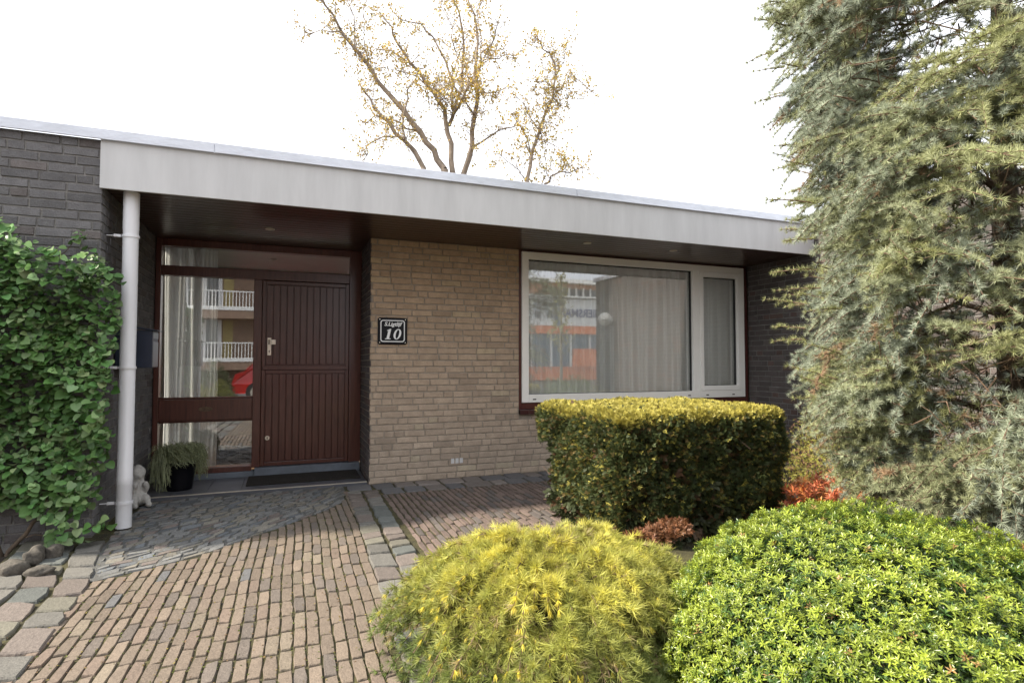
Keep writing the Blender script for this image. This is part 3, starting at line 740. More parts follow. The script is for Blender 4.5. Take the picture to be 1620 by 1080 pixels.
# ------------------------------------------------------------------ foliage templates
def rosette(nn, rad, wd, cone=.2, seed=0):
    r = np.random.default_rng(seed); V = []; T = []
    for i in range(nn):
        z = 1 - (1 - (-.15)) * (i + .5) / nn; a = 2.39996 * i + r.uniform(-.3, .3); s = math.sqrt(max(0, 1 - z * z))
        d = np.array([s * math.cos(a), z + cone, s * math.sin(a)]); d /= np.linalg.norm(d)
        L = rad * r.uniform(.8, 1.1); q = np.cross(d, r.normal(size=3)); q /= np.linalg.norm(q)
        k = len(V); V += [tuple(q * wd / 2), tuple(-q * wd / 2), tuple(d * L)]; T.append((k, k + 1, k + 2))
    return V, T
LEAF_LANCE = ([(0, 0, 0), (-.14, .5, .07), (0, .55, -.02), (.14, .5, .07), (0, 1, -.12)], [(0, 2, 1), (0, 3, 2), (1, 2, 4), (2, 3, 4)])
def heart():
    V = [(0, .02, 0), (-.25, -.04, .07), (-.46, .18, .13), (-.48, .48, .11), (-.30, .80, .03), (0, 1.04, -.13), (.32, .79, .05), (.48, .46, .10), (.47, .17, .14), (.24, -.04, .06), (0, .36, -.03), (0, .75, -.07)]
    T = [(0, 2, 1), (0, 10, 2), (10, 3, 2), (10, 11, 3), (11, 4, 3), (11, 5, 4), (0, 9, 8), (0, 8, 10), (10, 8, 7), (10, 7, 11), (11, 7, 6), (11, 6, 5)]
    return V, T
def cols(base, m, s=.18, alt=None, pa=.0, hue=.06):
    base = np.asarray(base, float); C = np.tile(base, (m, 1))
    if alt is not None: C = np.where((rng.random(m) < pa)[:, None], np.asarray(alt, float), C)
    return C * rng.uniform(1 - s, 1 + s, (m, 1)) * rng.uniform(1 - hue, 1 + hue, (m, 3))
def tubes_tri(cl, pts, rad, seg=5, c=(.1, .07, .05)):
    k = MB(); k.tube(pts, rad, seg, cap=False); T = []
    for q in k.f: T += [(q[0], q[1], q[2]), (q[0], q[2], q[3])]
    cl.raw(k.v, T, c)

# ------------------------------------------------------------------ climbing plant on the left wall
vine = empty('climbing_plant', (-1.5, YF - .05, 0), 'dense green climbing plant with heart shaped leaves on the grey brick wall', 'climber')
VO = np.array([-1.5, YF - .05, 0])
outline = [(-260, 330), (0, 345), (20, 352), (55, 400), (75, 385), (110, 410), (150, 400), (178, 425), (192, 445), (183, 480), (190, 520), (178, 560), (180, 610), (172, 660), (180, 690), (165, 730), (155, 785), (130, 812), (90, 815), (60, 815), (0, 805), (-260, 810)]
def pip(x, y, P):
    ins = False
    for i in range(len(P)):
        x1, y1 = P[i]; x2, y2 = P[i - 1]
        if (y1 > y) != (y2 > y) and x < (x2 - x1) * (y - y1) / (y2 - y1) + x1: ins = not ins
    return ins
OW = [tuple(at(u, v, 1, YF - .15)[[0, 2]]) for u, v in outline]
pos = []; dirs = []; ups = []; sc_ = []
tries = 0
while len(pos) < 6300 and tries < 110000:
    tries += 1; x = random.uniform(-3.2, -.98); z = random.uniform(.05, 2.35)
    if not pip(x, z, OW): continue
    bulge = .20 + .10 * math.sin(x * 7 + z * 3) * math.sin(z * 6 - x * 2) + .04 * math.sin(x * 19 + z * 13)
    dd = bulge * random.random() ** .5
    pos.append((x, YF - .03 - dd, z)); a = random.uniform(-.9, .9)
    dirs.append((math.sin(a) * 1.1 + random.uniform(-.3, .3), -.75 + random.uniform(-.6, .3), -.55 + random.uniform(-.5, .9)))
    ups.append((random.uniform(-.8, .8), -1.0, random.uniform(.1, 1.6))); sc_.append(random.choice((.7, 1, 1.15)) * random.uniform(.033, .060))
# sprigs: top tendril and low runner
def sprig(pts, n_, s):
    P = [at(u, v, 1, YF - yy) for u, v, yy in pts]
    for i in range(n_):
        t = i / (n_ - 1) * (len(P) - 1); k = min(int(t), len(P) - 2); q = P[k] * (1 - t + k) + P[k + 1] * (t - k)
        pos.append(tuple(q + rng.normal(0, .018, 3))); dirs.append((random.uniform(-1, 1), -.7, random.uniform(-.6, .5))); ups.append((0, -1, .8)); sc_.append(random.uniform(.6, 1.1) * s)
    return P
spr = [sprig([(95, 410, .1), (115, 385, .06), (130, 365, .06)], 9, .05), sprig([(128, 372, .06), (140, 400, .08)], 6, .05),
       sprig([(70, 845, .22), (100, 835, .25), (150, 832, .25), (168, 828, .2)], 26, .062), sprig([(80, 860, .22), (110, 858, .25), (135, 852, .28)], 14, .06),
       sprig([(180, 440, .15), (192, 437, .22)], 4, .055)]
pos = np.array(pos); m_ = len(pos); C = cols((.11, .215, .065), m_, .38, (.22, .32, .14), .33, .1)
hv, hf = heart(); cl = Cloud()
cl.inst(hv, hf, pos - VO, basis(dirs, up=ups), sc_, C)
# petioles
for i in range(0, m_, 3):
    p = pos[i] - VO; tubes_tri(cl, [p, p + np.array([random.uniform(-.02, .02), .05, random.uniform(-.02, .02)])], .0018, 3, (.12, .13, .05))
cl.build('leaves', M['leaf'], vine, smooth=True)
st = MB()
def wobble(p0, p1, n_, a, rr=random):
    return [tuple(np.array(p0) * (1 - t) + np.array(p1) * t + np.array([rr.uniform(-a, a), rr.uniform(-a, a) * .3, rr.uniform(-a, a)]) * (0 if i in (0,) else 1)) for i, t in enumerate(np.linspace(0, 1, n_))]
for (u0, v0, u1, v1, rr_) in ((2, 890, 62, 820, .016), (62, 820, 80, 700, .013), (62, 820, 20, 600, .011), (80, 700, 150, 480, .008), (20, 600, 40, 420, .007), (5, 885, -60, 650, .012), (70, 800, 130, 640, .008), (95, 410, 130, 365, .003), (40, 850, 150, 832, .004)):
    P = wobble(at(u0, v0, 1, YF - .06) - VO, at(u1, v1, 1, YF - .05) - VO, 9, .012); st.tube(P, list(np.linspace(rr_, rr_ * .7, 9)), 8)
st.build('stem', M['bark'], vine, smooth=True)

# ------------------------------------------------------------------ clipped yew block
def rbox_samples(n_, hx, hy, hz, rr):
    """random points + normals on a rounded box (top and sides), centred on its base"""
    P = []; Nn = []
    areas = [hx * hy * 4, hx * hz * 2, hx * hz * 2, hy * hz * 2, hy * hz * 2]
    pr = np.array(areas) / sum(areas); f = rng.choice(5, n_, p=pr); u = rng.uniform(-1, 1, n_); v = rng.uniform(-1, 1, n_)
    for i in range(n_):
        if f[i] == 0: p = np.array([u[i] * hx, v[i] * hy, hz])
        elif f[i] == 1: p = np.array([u[i] * hx, -hy, (v[i] + 1) / 2 * hz])
        elif f[i] == 2: p = np.array([u[i] * hx, hy, (v[i] + 1) / 2 * hz])
        elif f[i] == 3: p = np.array([-hx, u[i] * hy, (v[i] + 1) / 2 * hz])
        else: p = np.array([hx, u[i] * hy, (v[i] + 1) / 2 * hz])
        q = np.array([max(-hx + rr, min(hx - rr, p[0])), max(-hy + rr, min(hy - rr, p[1])), min(hz - rr, p[2])])
        d = p - q; L = np.linalg.norm(d)
        nn = d / (L + 1e-9); P.append(q + nn * rr); Nn.append(nn)
    return np.array(P), np.array(Nn)
YO = np.array([2.55, 3.58, 0]); YH = (.69, .60, .84)
yew = empty('clipped_yew', tuple(YO), 'box shaped clipped yew with yellow sunlit top under the big window', 'hedge')
def spray(n_, L, wd, seed):
    r = np.random.default_rng(seed); V = []; T = []
    V += [(-.03, 0, 0), (.03, 0, 0), (0, 1, 0)]; T.append((0, 1, 2))
    for i in range(n_):
        t = .15 + .85 * i / n_; s = 1 if i % 2 else -1
        d = np.array([s * r.uniform(.6, 1), r.uniform(.35, .9), r.uniform(-.35, .5)]); d /= np.linalg.norm(d); q = np.cross(d, (0, 0, 1)); q /= np.linalg.norm(q)
        k = len(V); b0 = np.array([0, t, 0]); l = L * r.uniform(.7, 1.1)
        V += [tuple(b0), tuple(b0 + d * l * .5 + q * wd / 2), tuple(b0 + d * l), tuple(b0 + d * l * .5 - q * wd / 2)]; T += [(k, k + 1, k + 2), (k, k + 2, k + 3)]
    return np.array(V), T
P, Nn = rbox_samples(62000, *YH, .085)
lump = .035 * np.sin(P[:, 0] * 9 + P[:, 2] * 5) * np.sin(P[:, 1] * 8 + P[:, 2] * 7 + 1) + .02 * np.sin(P[:, 0] * 23) * np.sin(P[:, 2] * 21 + P[:, 1] * 17)
side = 1 - np.clip(Nn[:, 2], 0, 1)
# hollows in the flanks, taper to the foot
hol = np.clip(np.sin(P[:, 0] * 11 + 2) * np.sin(P[:, 2] * 9 + P[:, 1] * 10), 0, 1) * .07
foot = np.clip((.22 - P[:, 2]) / .22, 0, 1) * .16
P = P + Nn * (lump * (.25 + side * .75) - hol * side - foot * side - rng.random(len(P)) ** 2 * .05)[:, None]
dep_keep = ~((P[:, 1] > .35) & (P[:, 2] < .55))      # back of the block stands against shade, thinned
P, Nn, side = P[dep_keep], Nn[dep_keep], side[dep_keep]; m_ = len(P)
D = Nn + rnd_dirs(m_) * .75 + np.array([0, 0, .25])
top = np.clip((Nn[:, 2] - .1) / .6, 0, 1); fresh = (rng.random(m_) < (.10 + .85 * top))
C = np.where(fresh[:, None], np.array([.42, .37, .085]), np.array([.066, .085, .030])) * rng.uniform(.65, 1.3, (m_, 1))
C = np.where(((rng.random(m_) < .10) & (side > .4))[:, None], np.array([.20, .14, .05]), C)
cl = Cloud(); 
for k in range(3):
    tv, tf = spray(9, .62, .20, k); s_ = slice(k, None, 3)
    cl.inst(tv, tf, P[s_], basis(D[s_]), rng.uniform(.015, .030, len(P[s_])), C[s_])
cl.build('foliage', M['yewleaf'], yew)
b = MB(); rr_ = random.Random(5)
for i in range(10):
    x0, y0_ = rr_.uniform(-.3, .3), rr_.uniform(-.3, .3); b.tube([(x0 * .4, y0_ * .4, -.03), (x0, y0_, .25), (x0 * 1.8, y0_ * 1.6, .6)], [.03, .02, .008], 7)
# twig thicket inside the block
for i in range(520):
    p = np.array([rr_.uniform(-.58, .58), rr_.uniform(-.5, .5), rr_.uniform(.05, .72)]); d = np.array([rr_.uniform(-1, 1), rr_.uniform(-1, 1), rr_.uniform(-.2, 1)]) * .16
    b.tube([p - d, p + d * .2, p + d + np.array([0, 0, .02])], [.006, .005, .002], 4, cap=False)
b.build('branches', M['twig'], yew)
# inner old foliage that closes the block
P, Nn = rbox_samples(9000, YH[0] - .10, YH[1] - .10, YH[2] - .09, .12); P += rng.normal(0, .02, P.shape)
cl = Cloud(); tv, tf = spray(7, .6, .34, 9); cl.inst(tv, tf, P, basis(Nn * .3 + rnd_dirs(len(P))), rng.uniform(.05, .08, len(P)), cols((.05, .06, .025), len(P), .3, (.09, .05, .025), .2))
cl.build('inner_foliage', M['yewleaf'], yew)

# dead brown twig lying between the bushes
dx_, dy_ = lat(1035, 2.95)
dead = Cloud(); 
mm = 2600; t = rng.random(mm); bx_ = np.stack([-.16 + t * .32, rng.normal(0, .03, mm), .0 + .07 * t + rng.normal(0, .018, mm) * (1.3 - t)], 1)
tv, tf = spray(7, .7, .22, 4); dead.inst(tv, tf, bx_, basis(rnd_dirs(mm) + np.array([.5, -.3, .3])), rng.uniform(.018, .034, mm), cols((.17, .075, .035), mm, .35))
do = dead.build('dead_branch', M['yewleaf']); do.location = (dx_, dy_, .245); tag(do, 'brown withered conifer branch between the clipped yew and the golden cedar', 'branch')

# ------------------------------------------------------------------ spreading golden cedar
GX, GY = lat(862, 2.34); GO = np.array([GX, GY, 0])
gold = empty('golden_cedar_shrub', (GX, GY, 0), 'low spreading golden cedar with drooping yellow-green needles at the path edge', 'shrub')
cl = Cloud(); stems = MB(); G = []
ros1 = rosette(17, 1, .070, .55, 1); ros2 = rosette(15, 1, .075, .9, 2)
Pg, Dg, Sg, Cg = [], [], [], []; Pb, Db, Sb, Cb = [], [], [], []
rr_ = random.Random(21)
for i in range(660):
    a = rr_.uniform(0, 2 * math.pi); el = math.asin(rr_.uniform(-.05, 1)); 
    rad = (.60 + .06 * math.sin(a * 3 + 1) + .05 * math.sin(a * 7 + el * 4)) * rr_.uniform(.9, 1.08); hz = (.44 + .03 * math.sin(a * 2 + 2) + .015 * math.sin(a * 5 + el * 6)) * rr_.uniform(.93, 1.06)
    tip = np.array([math.cos(a) * math.cos(el) * rad, math.sin(a) * math.cos(el) * rad * .95, max(.03, max(0, math.sin(el)) ** .72 * hz)])
    out = np.array([math.cos(a), math.sin(a), 0]); ln = rr_.uniform(.22, .36)
    start = tip * .62 + np.array([0, 0, .07])
    # arching shoot ending in a droop
    pts = []; nseg = 9
    for t in np.linspace(0, 1, nseg):
        p = start * (1 - t) + tip * t + np.array([0, 0, .06 * math.sin(t * math.pi) - .045 * t * t]) + out * .03 * t
        pts.append(p)
    stems.tube(pts, list(np.linspace(.004, .0015, nseg)), 4, cap=False)
    lit = rr_.uniform(0, 1)  # highlight yellow against shadow green, put into the needle colour of each shoot
    for j in range(1, nseg):
        for q in range(2):
            p = pts[j - 1] * rr_.random() + pts[j] * 0; tt = rr_.random(); p = pts[j - 1] * (1 - tt) + pts[j] * tt
            d = (pts[j] - pts[j - 1]); d = d / np.linalg.norm(d); s = np.array([rr_.uniform(-1, 1), rr_.uniform(-1, 1), rr_.uniform(-.1, 1)]) * .75
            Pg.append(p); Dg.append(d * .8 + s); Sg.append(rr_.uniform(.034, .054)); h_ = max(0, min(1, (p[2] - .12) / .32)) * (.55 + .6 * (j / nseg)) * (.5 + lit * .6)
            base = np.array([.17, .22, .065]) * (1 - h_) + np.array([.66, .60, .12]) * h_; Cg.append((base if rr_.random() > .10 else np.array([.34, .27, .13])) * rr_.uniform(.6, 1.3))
    dt = pts[-1] - pts[-2]; dt = dt / np.linalg.norm(dt)
    for q in range(rr_.randint(2, 7)):    # fresh brush-like tips
        kq = nseg - 1 if q == 0 else rr_.randint(4, nseg - 1); Pb.append(pts[kq]); Db.append(dt + np.array([rr_.uniform(-.6, .6), rr_.uniform(-.6, .6), rr_.uniform(-.5, .5)]) * (q > 0)); Sb.append(rr_.uniform(.022, .036)); Cb.append(np.array([.80, .68, .10]) * rr_.uniform(.7, 1.15) if pts[kq][2] > .12 else np.array([.42, .42, .09]))
    if rr_.random() < .75:   # side shoots
        for s_ in range(3):
            k0 = rr_.randint(2, 7); p0 = pts[k0]; sd = np.array([rr_.uniform(-1, 1), rr_.uniform(-1, 1), rr_.uniform(-.5, .5)]) + out * .6; sd = sd / np.linalg.norm(sd)
            for j in range(5):
                p = p0 + sd * j * .022 - np.array([0, 0, .004 * j * j * .5]); Pg.append(p); Dg.append(sd + np.array([rr_.uniform(-.5, .5), rr_.uniform(-.5, .5), rr_.uniform(-.2, .6)])); Sg.append(rr_.uniform(.026, .042))
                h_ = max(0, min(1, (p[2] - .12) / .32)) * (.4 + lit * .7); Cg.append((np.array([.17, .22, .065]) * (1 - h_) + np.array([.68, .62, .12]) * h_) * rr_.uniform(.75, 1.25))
Pg, Dg, Sg, Cg = map(np.array, (Pg, Dg, Sg, Cg))
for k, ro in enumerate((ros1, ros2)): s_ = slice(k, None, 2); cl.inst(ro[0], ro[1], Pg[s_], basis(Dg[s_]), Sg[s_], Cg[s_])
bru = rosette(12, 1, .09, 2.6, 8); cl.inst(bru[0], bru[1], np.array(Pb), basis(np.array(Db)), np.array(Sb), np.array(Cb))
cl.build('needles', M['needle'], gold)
for i in range(14):
    a = i * .45 * 2; stems.tube([(0, 0, -.02), (math.cos(a) * .2, math.sin(a) * .2, .16), (math.cos(a) * .42, math.sin(a) * .42, .24)], [.018, .012, .006], 6)
stems.build('branches', M['twig'], gold)

# ------------------------------------------------------------------ round glossy bush
BX, BY = lat(1382, 1.93); BR = .68; BZ = .655
rb = empty('round_bush', (BX, BY, 0), 'round clipped bush with bright glossy green leaves, nearest on the right', 'bush')
m_ = 23000
d = rnd_dirs(m_ * 2); d = d[d[:, 2] > -.1][:m_]; m_ = len(d)
lum = 1 + .02 * np.sin(d[:, 0] * 5 + 2) * np.sin(d[:, 1] * 4) + .035 * np.sin(d[:, 0] * 11 + d[:, 1] * 5) * np.sin(d[:, 1] * 9 + d[:, 2] * 7) + .02 * np.sin(d[:, 0] * 31 + d[:, 2] * 23)
ex = np.sign(d) * np.abs(d) ** .86
lay = rng.random(m_) ** 1.6
P = ex * np.array([BR, BR, BZ * .98]) * lum[:, None] * (1 - .10 * lay)[:, None]; P[:, 2] = np.maximum(P[:, 2], .02)
def whorl(n_, seed):
    r = np.random.default_rng(seed); V = []; T = []
    for i in range(n_):
        a = 2.4 * i + r.uniform(-.3, .3); t = i / n_; el = .25 + .85 * t
        dd = np.array([math.cos(a) * math.cos(el), math.sin(el), math.sin(a) * math.cos(el)]); Rm = basis(dd[None], up=np.array([0, 1, 0]))[0]; L = r.uniform(.75, 1.1) * (1 - .25 * t)
        k = len(V)
        for v in LEAF_LANCE[0]: V.append(tuple(Rm @ (np.array(v) * L) + np.array([0, t * .45 - .2, 0])))
        T += [tuple(i_ + k for i_ in q) for q in LEAF_LANCE[1]]
    return V, T
cl = Cloud(); D = ex + np.array([0, 0, .45]) + rnd_dirs(m_) * .5
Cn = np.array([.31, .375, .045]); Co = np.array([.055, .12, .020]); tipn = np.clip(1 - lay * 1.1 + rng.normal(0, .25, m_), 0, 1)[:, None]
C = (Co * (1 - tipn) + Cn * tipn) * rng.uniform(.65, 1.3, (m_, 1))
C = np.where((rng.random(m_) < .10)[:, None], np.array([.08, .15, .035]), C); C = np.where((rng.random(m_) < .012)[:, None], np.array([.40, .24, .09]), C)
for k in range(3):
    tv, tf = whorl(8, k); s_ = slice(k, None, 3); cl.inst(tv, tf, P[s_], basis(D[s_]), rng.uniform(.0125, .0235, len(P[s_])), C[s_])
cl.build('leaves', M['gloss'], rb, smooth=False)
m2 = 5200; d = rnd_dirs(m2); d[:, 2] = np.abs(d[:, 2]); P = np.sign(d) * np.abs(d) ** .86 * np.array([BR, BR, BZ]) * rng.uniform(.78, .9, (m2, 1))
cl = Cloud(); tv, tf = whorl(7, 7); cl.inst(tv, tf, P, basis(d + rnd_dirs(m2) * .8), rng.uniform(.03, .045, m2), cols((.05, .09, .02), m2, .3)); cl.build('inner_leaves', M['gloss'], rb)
b = MB()
for i in range(60):
    a = rr_.uniform(0, 6.28); e = rr_.uniform(.2, 1.4); t = np.array([math.cos(a) * math.cos(e), math.sin(a) * math.cos(e), math.sin(e)]); b.tube([(0, 0, -.02), tuple(t * .3), tuple(t * np.array([.6, .6, .58]))], [.012, .007, .003], 5, cap=False)
b.build('branches', M['twig'], rb)

# ------------------------------------------------------------------ big blue cedar
CX, CY = lat(1605, 2.95); CO = np.array([CX, CY, 0])
cedar = empty('blue_cedar', (CX, CY, 0), 'tall blue-green cedar with whorled needles in front of the wing wall', 'tree')
def cR(z, a):
    base = np.interp(z, [.10, .25, .45, .6, .85, 1.1, 1.5, 2.2, 3.2, 4.4, 5.0], [.22, .38, .60, .78, .92, 1.0, 1.06, 1.08, 1.08, .75, .2])
    return base * (1 + .07 * math.sin(a * 3 + z * 2.2) + .05 * math.sin(a * 7 - z * 5))
Pg, Dg, Sg, Cg = [], [], [], []; stems = MB(); rr_ = random.Random(77)
def add_ros(p, d, s, c): Pg.append(p); Dg.append(d); Sg.append(s); Cg.append(c)
# viewer side is toward -(CX,CY)
va = math.atan2(-CY, -CX)
def shoot(z, a, rin, ln, lift, droop, nside, hue, dens=1.0, sw=0):
    out = np.array([math.cos(a), math.sin(a), 0]); tang = np.array([-math.sin(a), math.cos(a), 0])
    pts = []; n_ = 12; sway = rr_.uniform(-.5, .5) * (1.6 if abs(a - va) < .8 else 1) + sw * 1.3
    for t in np.linspace(0, 1, n_):
        pts.append(out * (rin + ln * t * math.cos(sway * t * .7)) + tang * ln * t * t * sway * .7 + np.array([0, 0, z + lift * t - droop * t * t]))
    stems.tube(pts, list(np.linspace(.0045, .0018, n_)), 5, cap=False)
    def dress(pts_, c, s0):
        P_ = np.array(pts_); seg = np.linalg.norm(np.diff(P_, axis=0), axis=1); tot = seg.sum(); k = max(3, int(tot / .0195 * dens)); cum = np.concatenate([[0], np.cumsum(seg)])
        for q in np.linspace(.02, 1, k) * tot:
            j = min(len(seg) - 1, np.searchsorted(cum, q) - 1); j = max(0, j); tt = (q - cum[j]) / seg[j]; p = P_[j] * (1 - tt) + P_[j + 1] * tt; dv = (P_[j + 1] - P_[j]) / seg[j]
            side = np.cross(dv, rnd1()); side /= np.linalg.norm(side) + 1e-9; side[2] = side[2] * .6 + .45
            d_ = side + dv * (.25 if q < tot * .97 else 2.5); add_ros(p, d_, s0 * rr_.uniform(.75, 1.1) * (1 - .25 * q / tot), c * rr_.uniform(.82, 1.18) )
    dress(pts, hue, .043)
    for s_ in range(nside):
        k0 = rr_.randint(2, 9); sg_ = 1 if s_ % 2 else -1; l2 = ln * rr_.uniform(.28, .5) * (1 - k0 / 16)
        d2 = out * rr_.uniform(.5, .9) + tang * sg_ * rr_.uniform(.5, 1.0) + np.array([0, 0, rr_.uniform(-.25, .2)]); d2 /= np.linalg.norm(d2)
        p2 = [pts[k0] + d2 * l2 * t + np.array([0, 0, -.10 * l2 * t * t]) for t in np.linspace(0, 1, 5)]
        stems.tube(p2, list(np.linspace(.0026, .0013, 5)), 4, cap=False); dress(p2, hue, .041)
def rnd1(): return np.array([rr_.gauss(0, 1), rr_.gauss(0, 1), rr_.gauss(0, 1)])
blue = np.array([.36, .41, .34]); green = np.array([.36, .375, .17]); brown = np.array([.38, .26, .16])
for bi in range(225):          # boughs: bundles of shoots with dark gaps between them
    zb = .15 + 3.75 * ((bi * .618034) % 1) if bi % 12 else rr_.uniform(3.8, 4.8); ab = va + rr_.uniform(-1.9, 1.9) if bi % 9 else rr_.uniform(-3.1, 3.1); rb_ = rr_.uniform(.84, 1.10); tb = rr_.random(); drb = rr_.uniform(.0, .75); swb = rr_.uniform(-.6, .6)
    hb = blue * tb + green * (1 - tb)
    for j in range(rr_.randint(8, 13)):
        z = zb + rr_.gauss(0, .075); a = ab + rr_.gauss(0, .13); ln = rr_.uniform(.26, .58); hue = hb * rr_.uniform(.85, 1.12)
        if rr_.random() < .025: hue = brown
        Rr = cR(max(.1, z), a) * rb_ * rr_.uniform(.92, 1.03)
        shoot(max(.12, z), a, max(.1, Rr - ln), ln, rr_.uniform(.02, .20) * ln * 1.6, (drb + rr_.uniform(-.05, .25)) * ln, rr_.randint(3, 6), hue, 1.0, swb)
# thin leading shoots that stand out of the silhouette on the left
for i in range(46):
    a = va - rr_.uniform(.9, 1.9) * 1 if True else 0
    z = rr_.uniform(.7, 3.7); Rr = cR(z, a); shoot(z, a, Rr - .12, rr_.uniform(.13, .25), rr_.uniform(0, .10), .02, 1, green * .9, .8)
for i in range(12000):
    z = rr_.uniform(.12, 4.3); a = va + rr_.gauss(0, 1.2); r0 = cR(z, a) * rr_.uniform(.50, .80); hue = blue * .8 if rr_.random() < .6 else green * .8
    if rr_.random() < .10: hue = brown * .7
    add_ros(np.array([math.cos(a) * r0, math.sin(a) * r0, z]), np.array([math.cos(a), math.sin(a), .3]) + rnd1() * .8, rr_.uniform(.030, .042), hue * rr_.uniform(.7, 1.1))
Pg, Dg, Sg, Cg = map(np.array, (Pg, Dg, Sg, Cg))
# drop everything at the far side that cannot show, thin it
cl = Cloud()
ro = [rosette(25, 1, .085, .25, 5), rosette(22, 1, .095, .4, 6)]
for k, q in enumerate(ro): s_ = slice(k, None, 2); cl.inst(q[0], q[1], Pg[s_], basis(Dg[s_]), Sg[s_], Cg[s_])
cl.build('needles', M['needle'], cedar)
open('/workdir/log.txt','w').write(str(len(Pg))); print('cedar rosettes', len(Pg))
for i in range(44):
    z = .25 + i * .105; a = i * 2.4; out = np.array([math.cos(a), math.sin(a), 0]); L = float(np.interp(z, [.1, 4.8], [.8, .3]))
    stems.tube([out * .03 + np.array([0, 0, z]), out * L * .5 + np.array([0, 0, z + .10]), out * L + np.array([0, 0, z + .03])], [.022, .014, .006], 6)
for i in range(3200):
    z = rr_.uniform(.15, 4.3); a = va + rr_.gauss(0, 1.1); r0 = rr_.uniform(.2, .8) * cR(z, a); p = np.array([math.cos(a) * r0, math.sin(a) * r0, z]); d_ = rnd1() * .085
    stems.tube([p, p + d_ * .6 + rnd1() * .015, p + d_], [.0035, .003, .0012], 4, cap=False)
stems.build('branches', M['twig'], cedar)
b = MB(); b.tube([(0, 0, -.05), (.01, .01, 1), (-.01, .02, 2.2), (0, 0, 3.5), (0, 0, 4.9)], [.08, .07, .055, .04, .01], 12); b.build('trunk', M['bark'], cedar, smooth=True)

# ------------------------------------------------------------------ smaller shrubs
def leafy_shrub(name, label, cat, px, depth, rx, rz, c, alt, n_, s, pa=.3, ry=None, mt='leaf'):
    x0, y0_ = lat(px, depth); o = empty(name, (x0, y0_, 0), label, cat)
    d = rnd_dirs(n_); d[:, 2] = np.abs(d[:, 2]); P = d * np.array([rx, ry or rx, rz]) * (1 - .45 * rng.random(n_) ** 1.3)[:, None] * (1 + .12 * np.sin(d[:, 0] * 9 + d[:, 2] * 8))[:, None]
    cl = Cloud(); tv, tf = whorl(5, 3); cl.inst(tv, tf, P, basis(d + rnd_dirs(n_) * .8 + np.array([0, 0, .3])), rng.uniform(.6, 1.2, n_) * s, cols(c, n_, .3, alt, pa)); cl.build('leaves', M[mt], o)
    st = MB(); r2 = random.Random(px)
    for i in range(26):
        a = r2.uniform(0, 6.28); e = r2.uniform(.4, 1.5); t = np.array([math.cos(a) * math.cos(e) * rx, math.sin(a) * math.cos(e) * rx, math.sin(e) * rz]); st.tube([(0, 0, -.04), tuple(t * .5 + np.array([0, 0, .03])), tuple(t * 1.02)], [.008, .005, .002], 4, cap=False)
    st.build('branches', M['twig'], o); return o
leafy_shrub('barberry_shrub', 'yellow-green shrub with reddish twigs between the clipped yew and the cedar', 'shrub', 1318, 5.0, .44, .79, (.32, .31, .06), (.30, .17, .10), 6200, .020, .28)
leafy_shrub('low_shrub', 'small dark green shrub at the left end of the stone border', 'shrub', 2, 3.75, .13, .19, (.08, .12, .03), (.16, .2, .05), 900, .016)
leafy_shrub('low_green_plant', 'low fresh green plant beside the foot of the clipped yew', 'plant', 1232, 3.75, .12, .22, (.16, .22, .04), (.22, .26, .05), 700, .02)
# orange-red pieris: whorls of long leaves
pxx, pyy = lat(1315, 4.0); o = empty('red_leaved_plant', (pxx, pyy, 0), 'low plant with orange-red young leaves in front of the cedar foot', 'plant')
n_ = 240; a = rng.uniform(0, 6.28, n_); rr2 = np.sqrt(rng.random(n_)); P = np.stack([np.cos(a) * rr2 * .46, np.sin(a) * rr2 * .22, .17 + .12 * (1 - rr2) + rng.uniform(-.08, .12, n_)], 1)
cl = Cloud(); tv, tf = whorl(9, 4); hi = P[:, 2] > .17
cl.inst(tv, tf, P, basis(np.stack([rng.normal(0, .35, n_), rng.normal(0, .35, n_), np.ones(n_)], 1)), rng.uniform(.05, .085, n_), np.where(hi[:, None], cols((.55, .17, .08), n_, .25, (.60, .28, .09), .45), cols((.07, .11, .035), n_, .3)))
cl.build('leaves', M['leaf'], o)
st = MB()
for i in range(30): st.tube([(0, 0, -.04), tuple(P[i] * np.array([.6, .6, .5])), tuple(P[i])], [.006, .004, .002], 4, cap=False)
st.build('branches', M['twig'], o)

# ------------------------------------------------------------------ rocks and kerb stones
def rock(px, py, sx, sy, sz, seed, label, name='rock', m=None):
    P0 = at(px, py, 2, .0); r = np.random.default_rng(seed); k = MB(); sph(k, (0, 0, 0), 1, -math.pi / 2, math.pi / 2, 18, 10)
    V = np.array(k.v); nrm = V.copy(); f = 1 + .16 * np.sin(V[:, 0] * 3 + seed) * np.sin(V[:, 1] * 4 + seed * 2) + .10 * np.sin(V[:, 2] * 6 + V[:, 0] * 5 + seed); V = np.sign(V) * np.abs(V) ** .75 * f[:, None] * np.array([sx, sy, sz])
    k.v = [tuple(v) for v in V]; o = k.build(name, m or M['rock'], smooth=True); o.location = (P0[0], P0[1], sz * .45); o.rotation_euler.z = r.uniform(0, 3); return tag(o, label, 'rock')
rock(55, 888, .06, .05, .055, 1, 'brown squarish rock below the climbing plant stem')
rock(86, 880, .045, .04, .05, 2, 'small grey rock right of the brown rock by the wall foot')
rock(22, 905, .065, .06, .045, 3, 'mossy round rock beside the small dark shrub')
rock(62, 908, .07, .045, .03, 4, 'flat dark rock in front of the brown squarish rock')
b = MB(); xk, yk = lat(1243, 4.35); 
for i in range(3):
    xa, ya = lat(1236 + i * 13, 4.35 - i * .12); brick_geo(b, (xa, ya, .10), (1, 0, 0), (0, 1, 0), (0, 0, 1), [(-.11, .05, -.05, .05)], lambda r, x, y: (.42, .36, .30), seed=i, ch=.012, dep=.11, crown=.015)
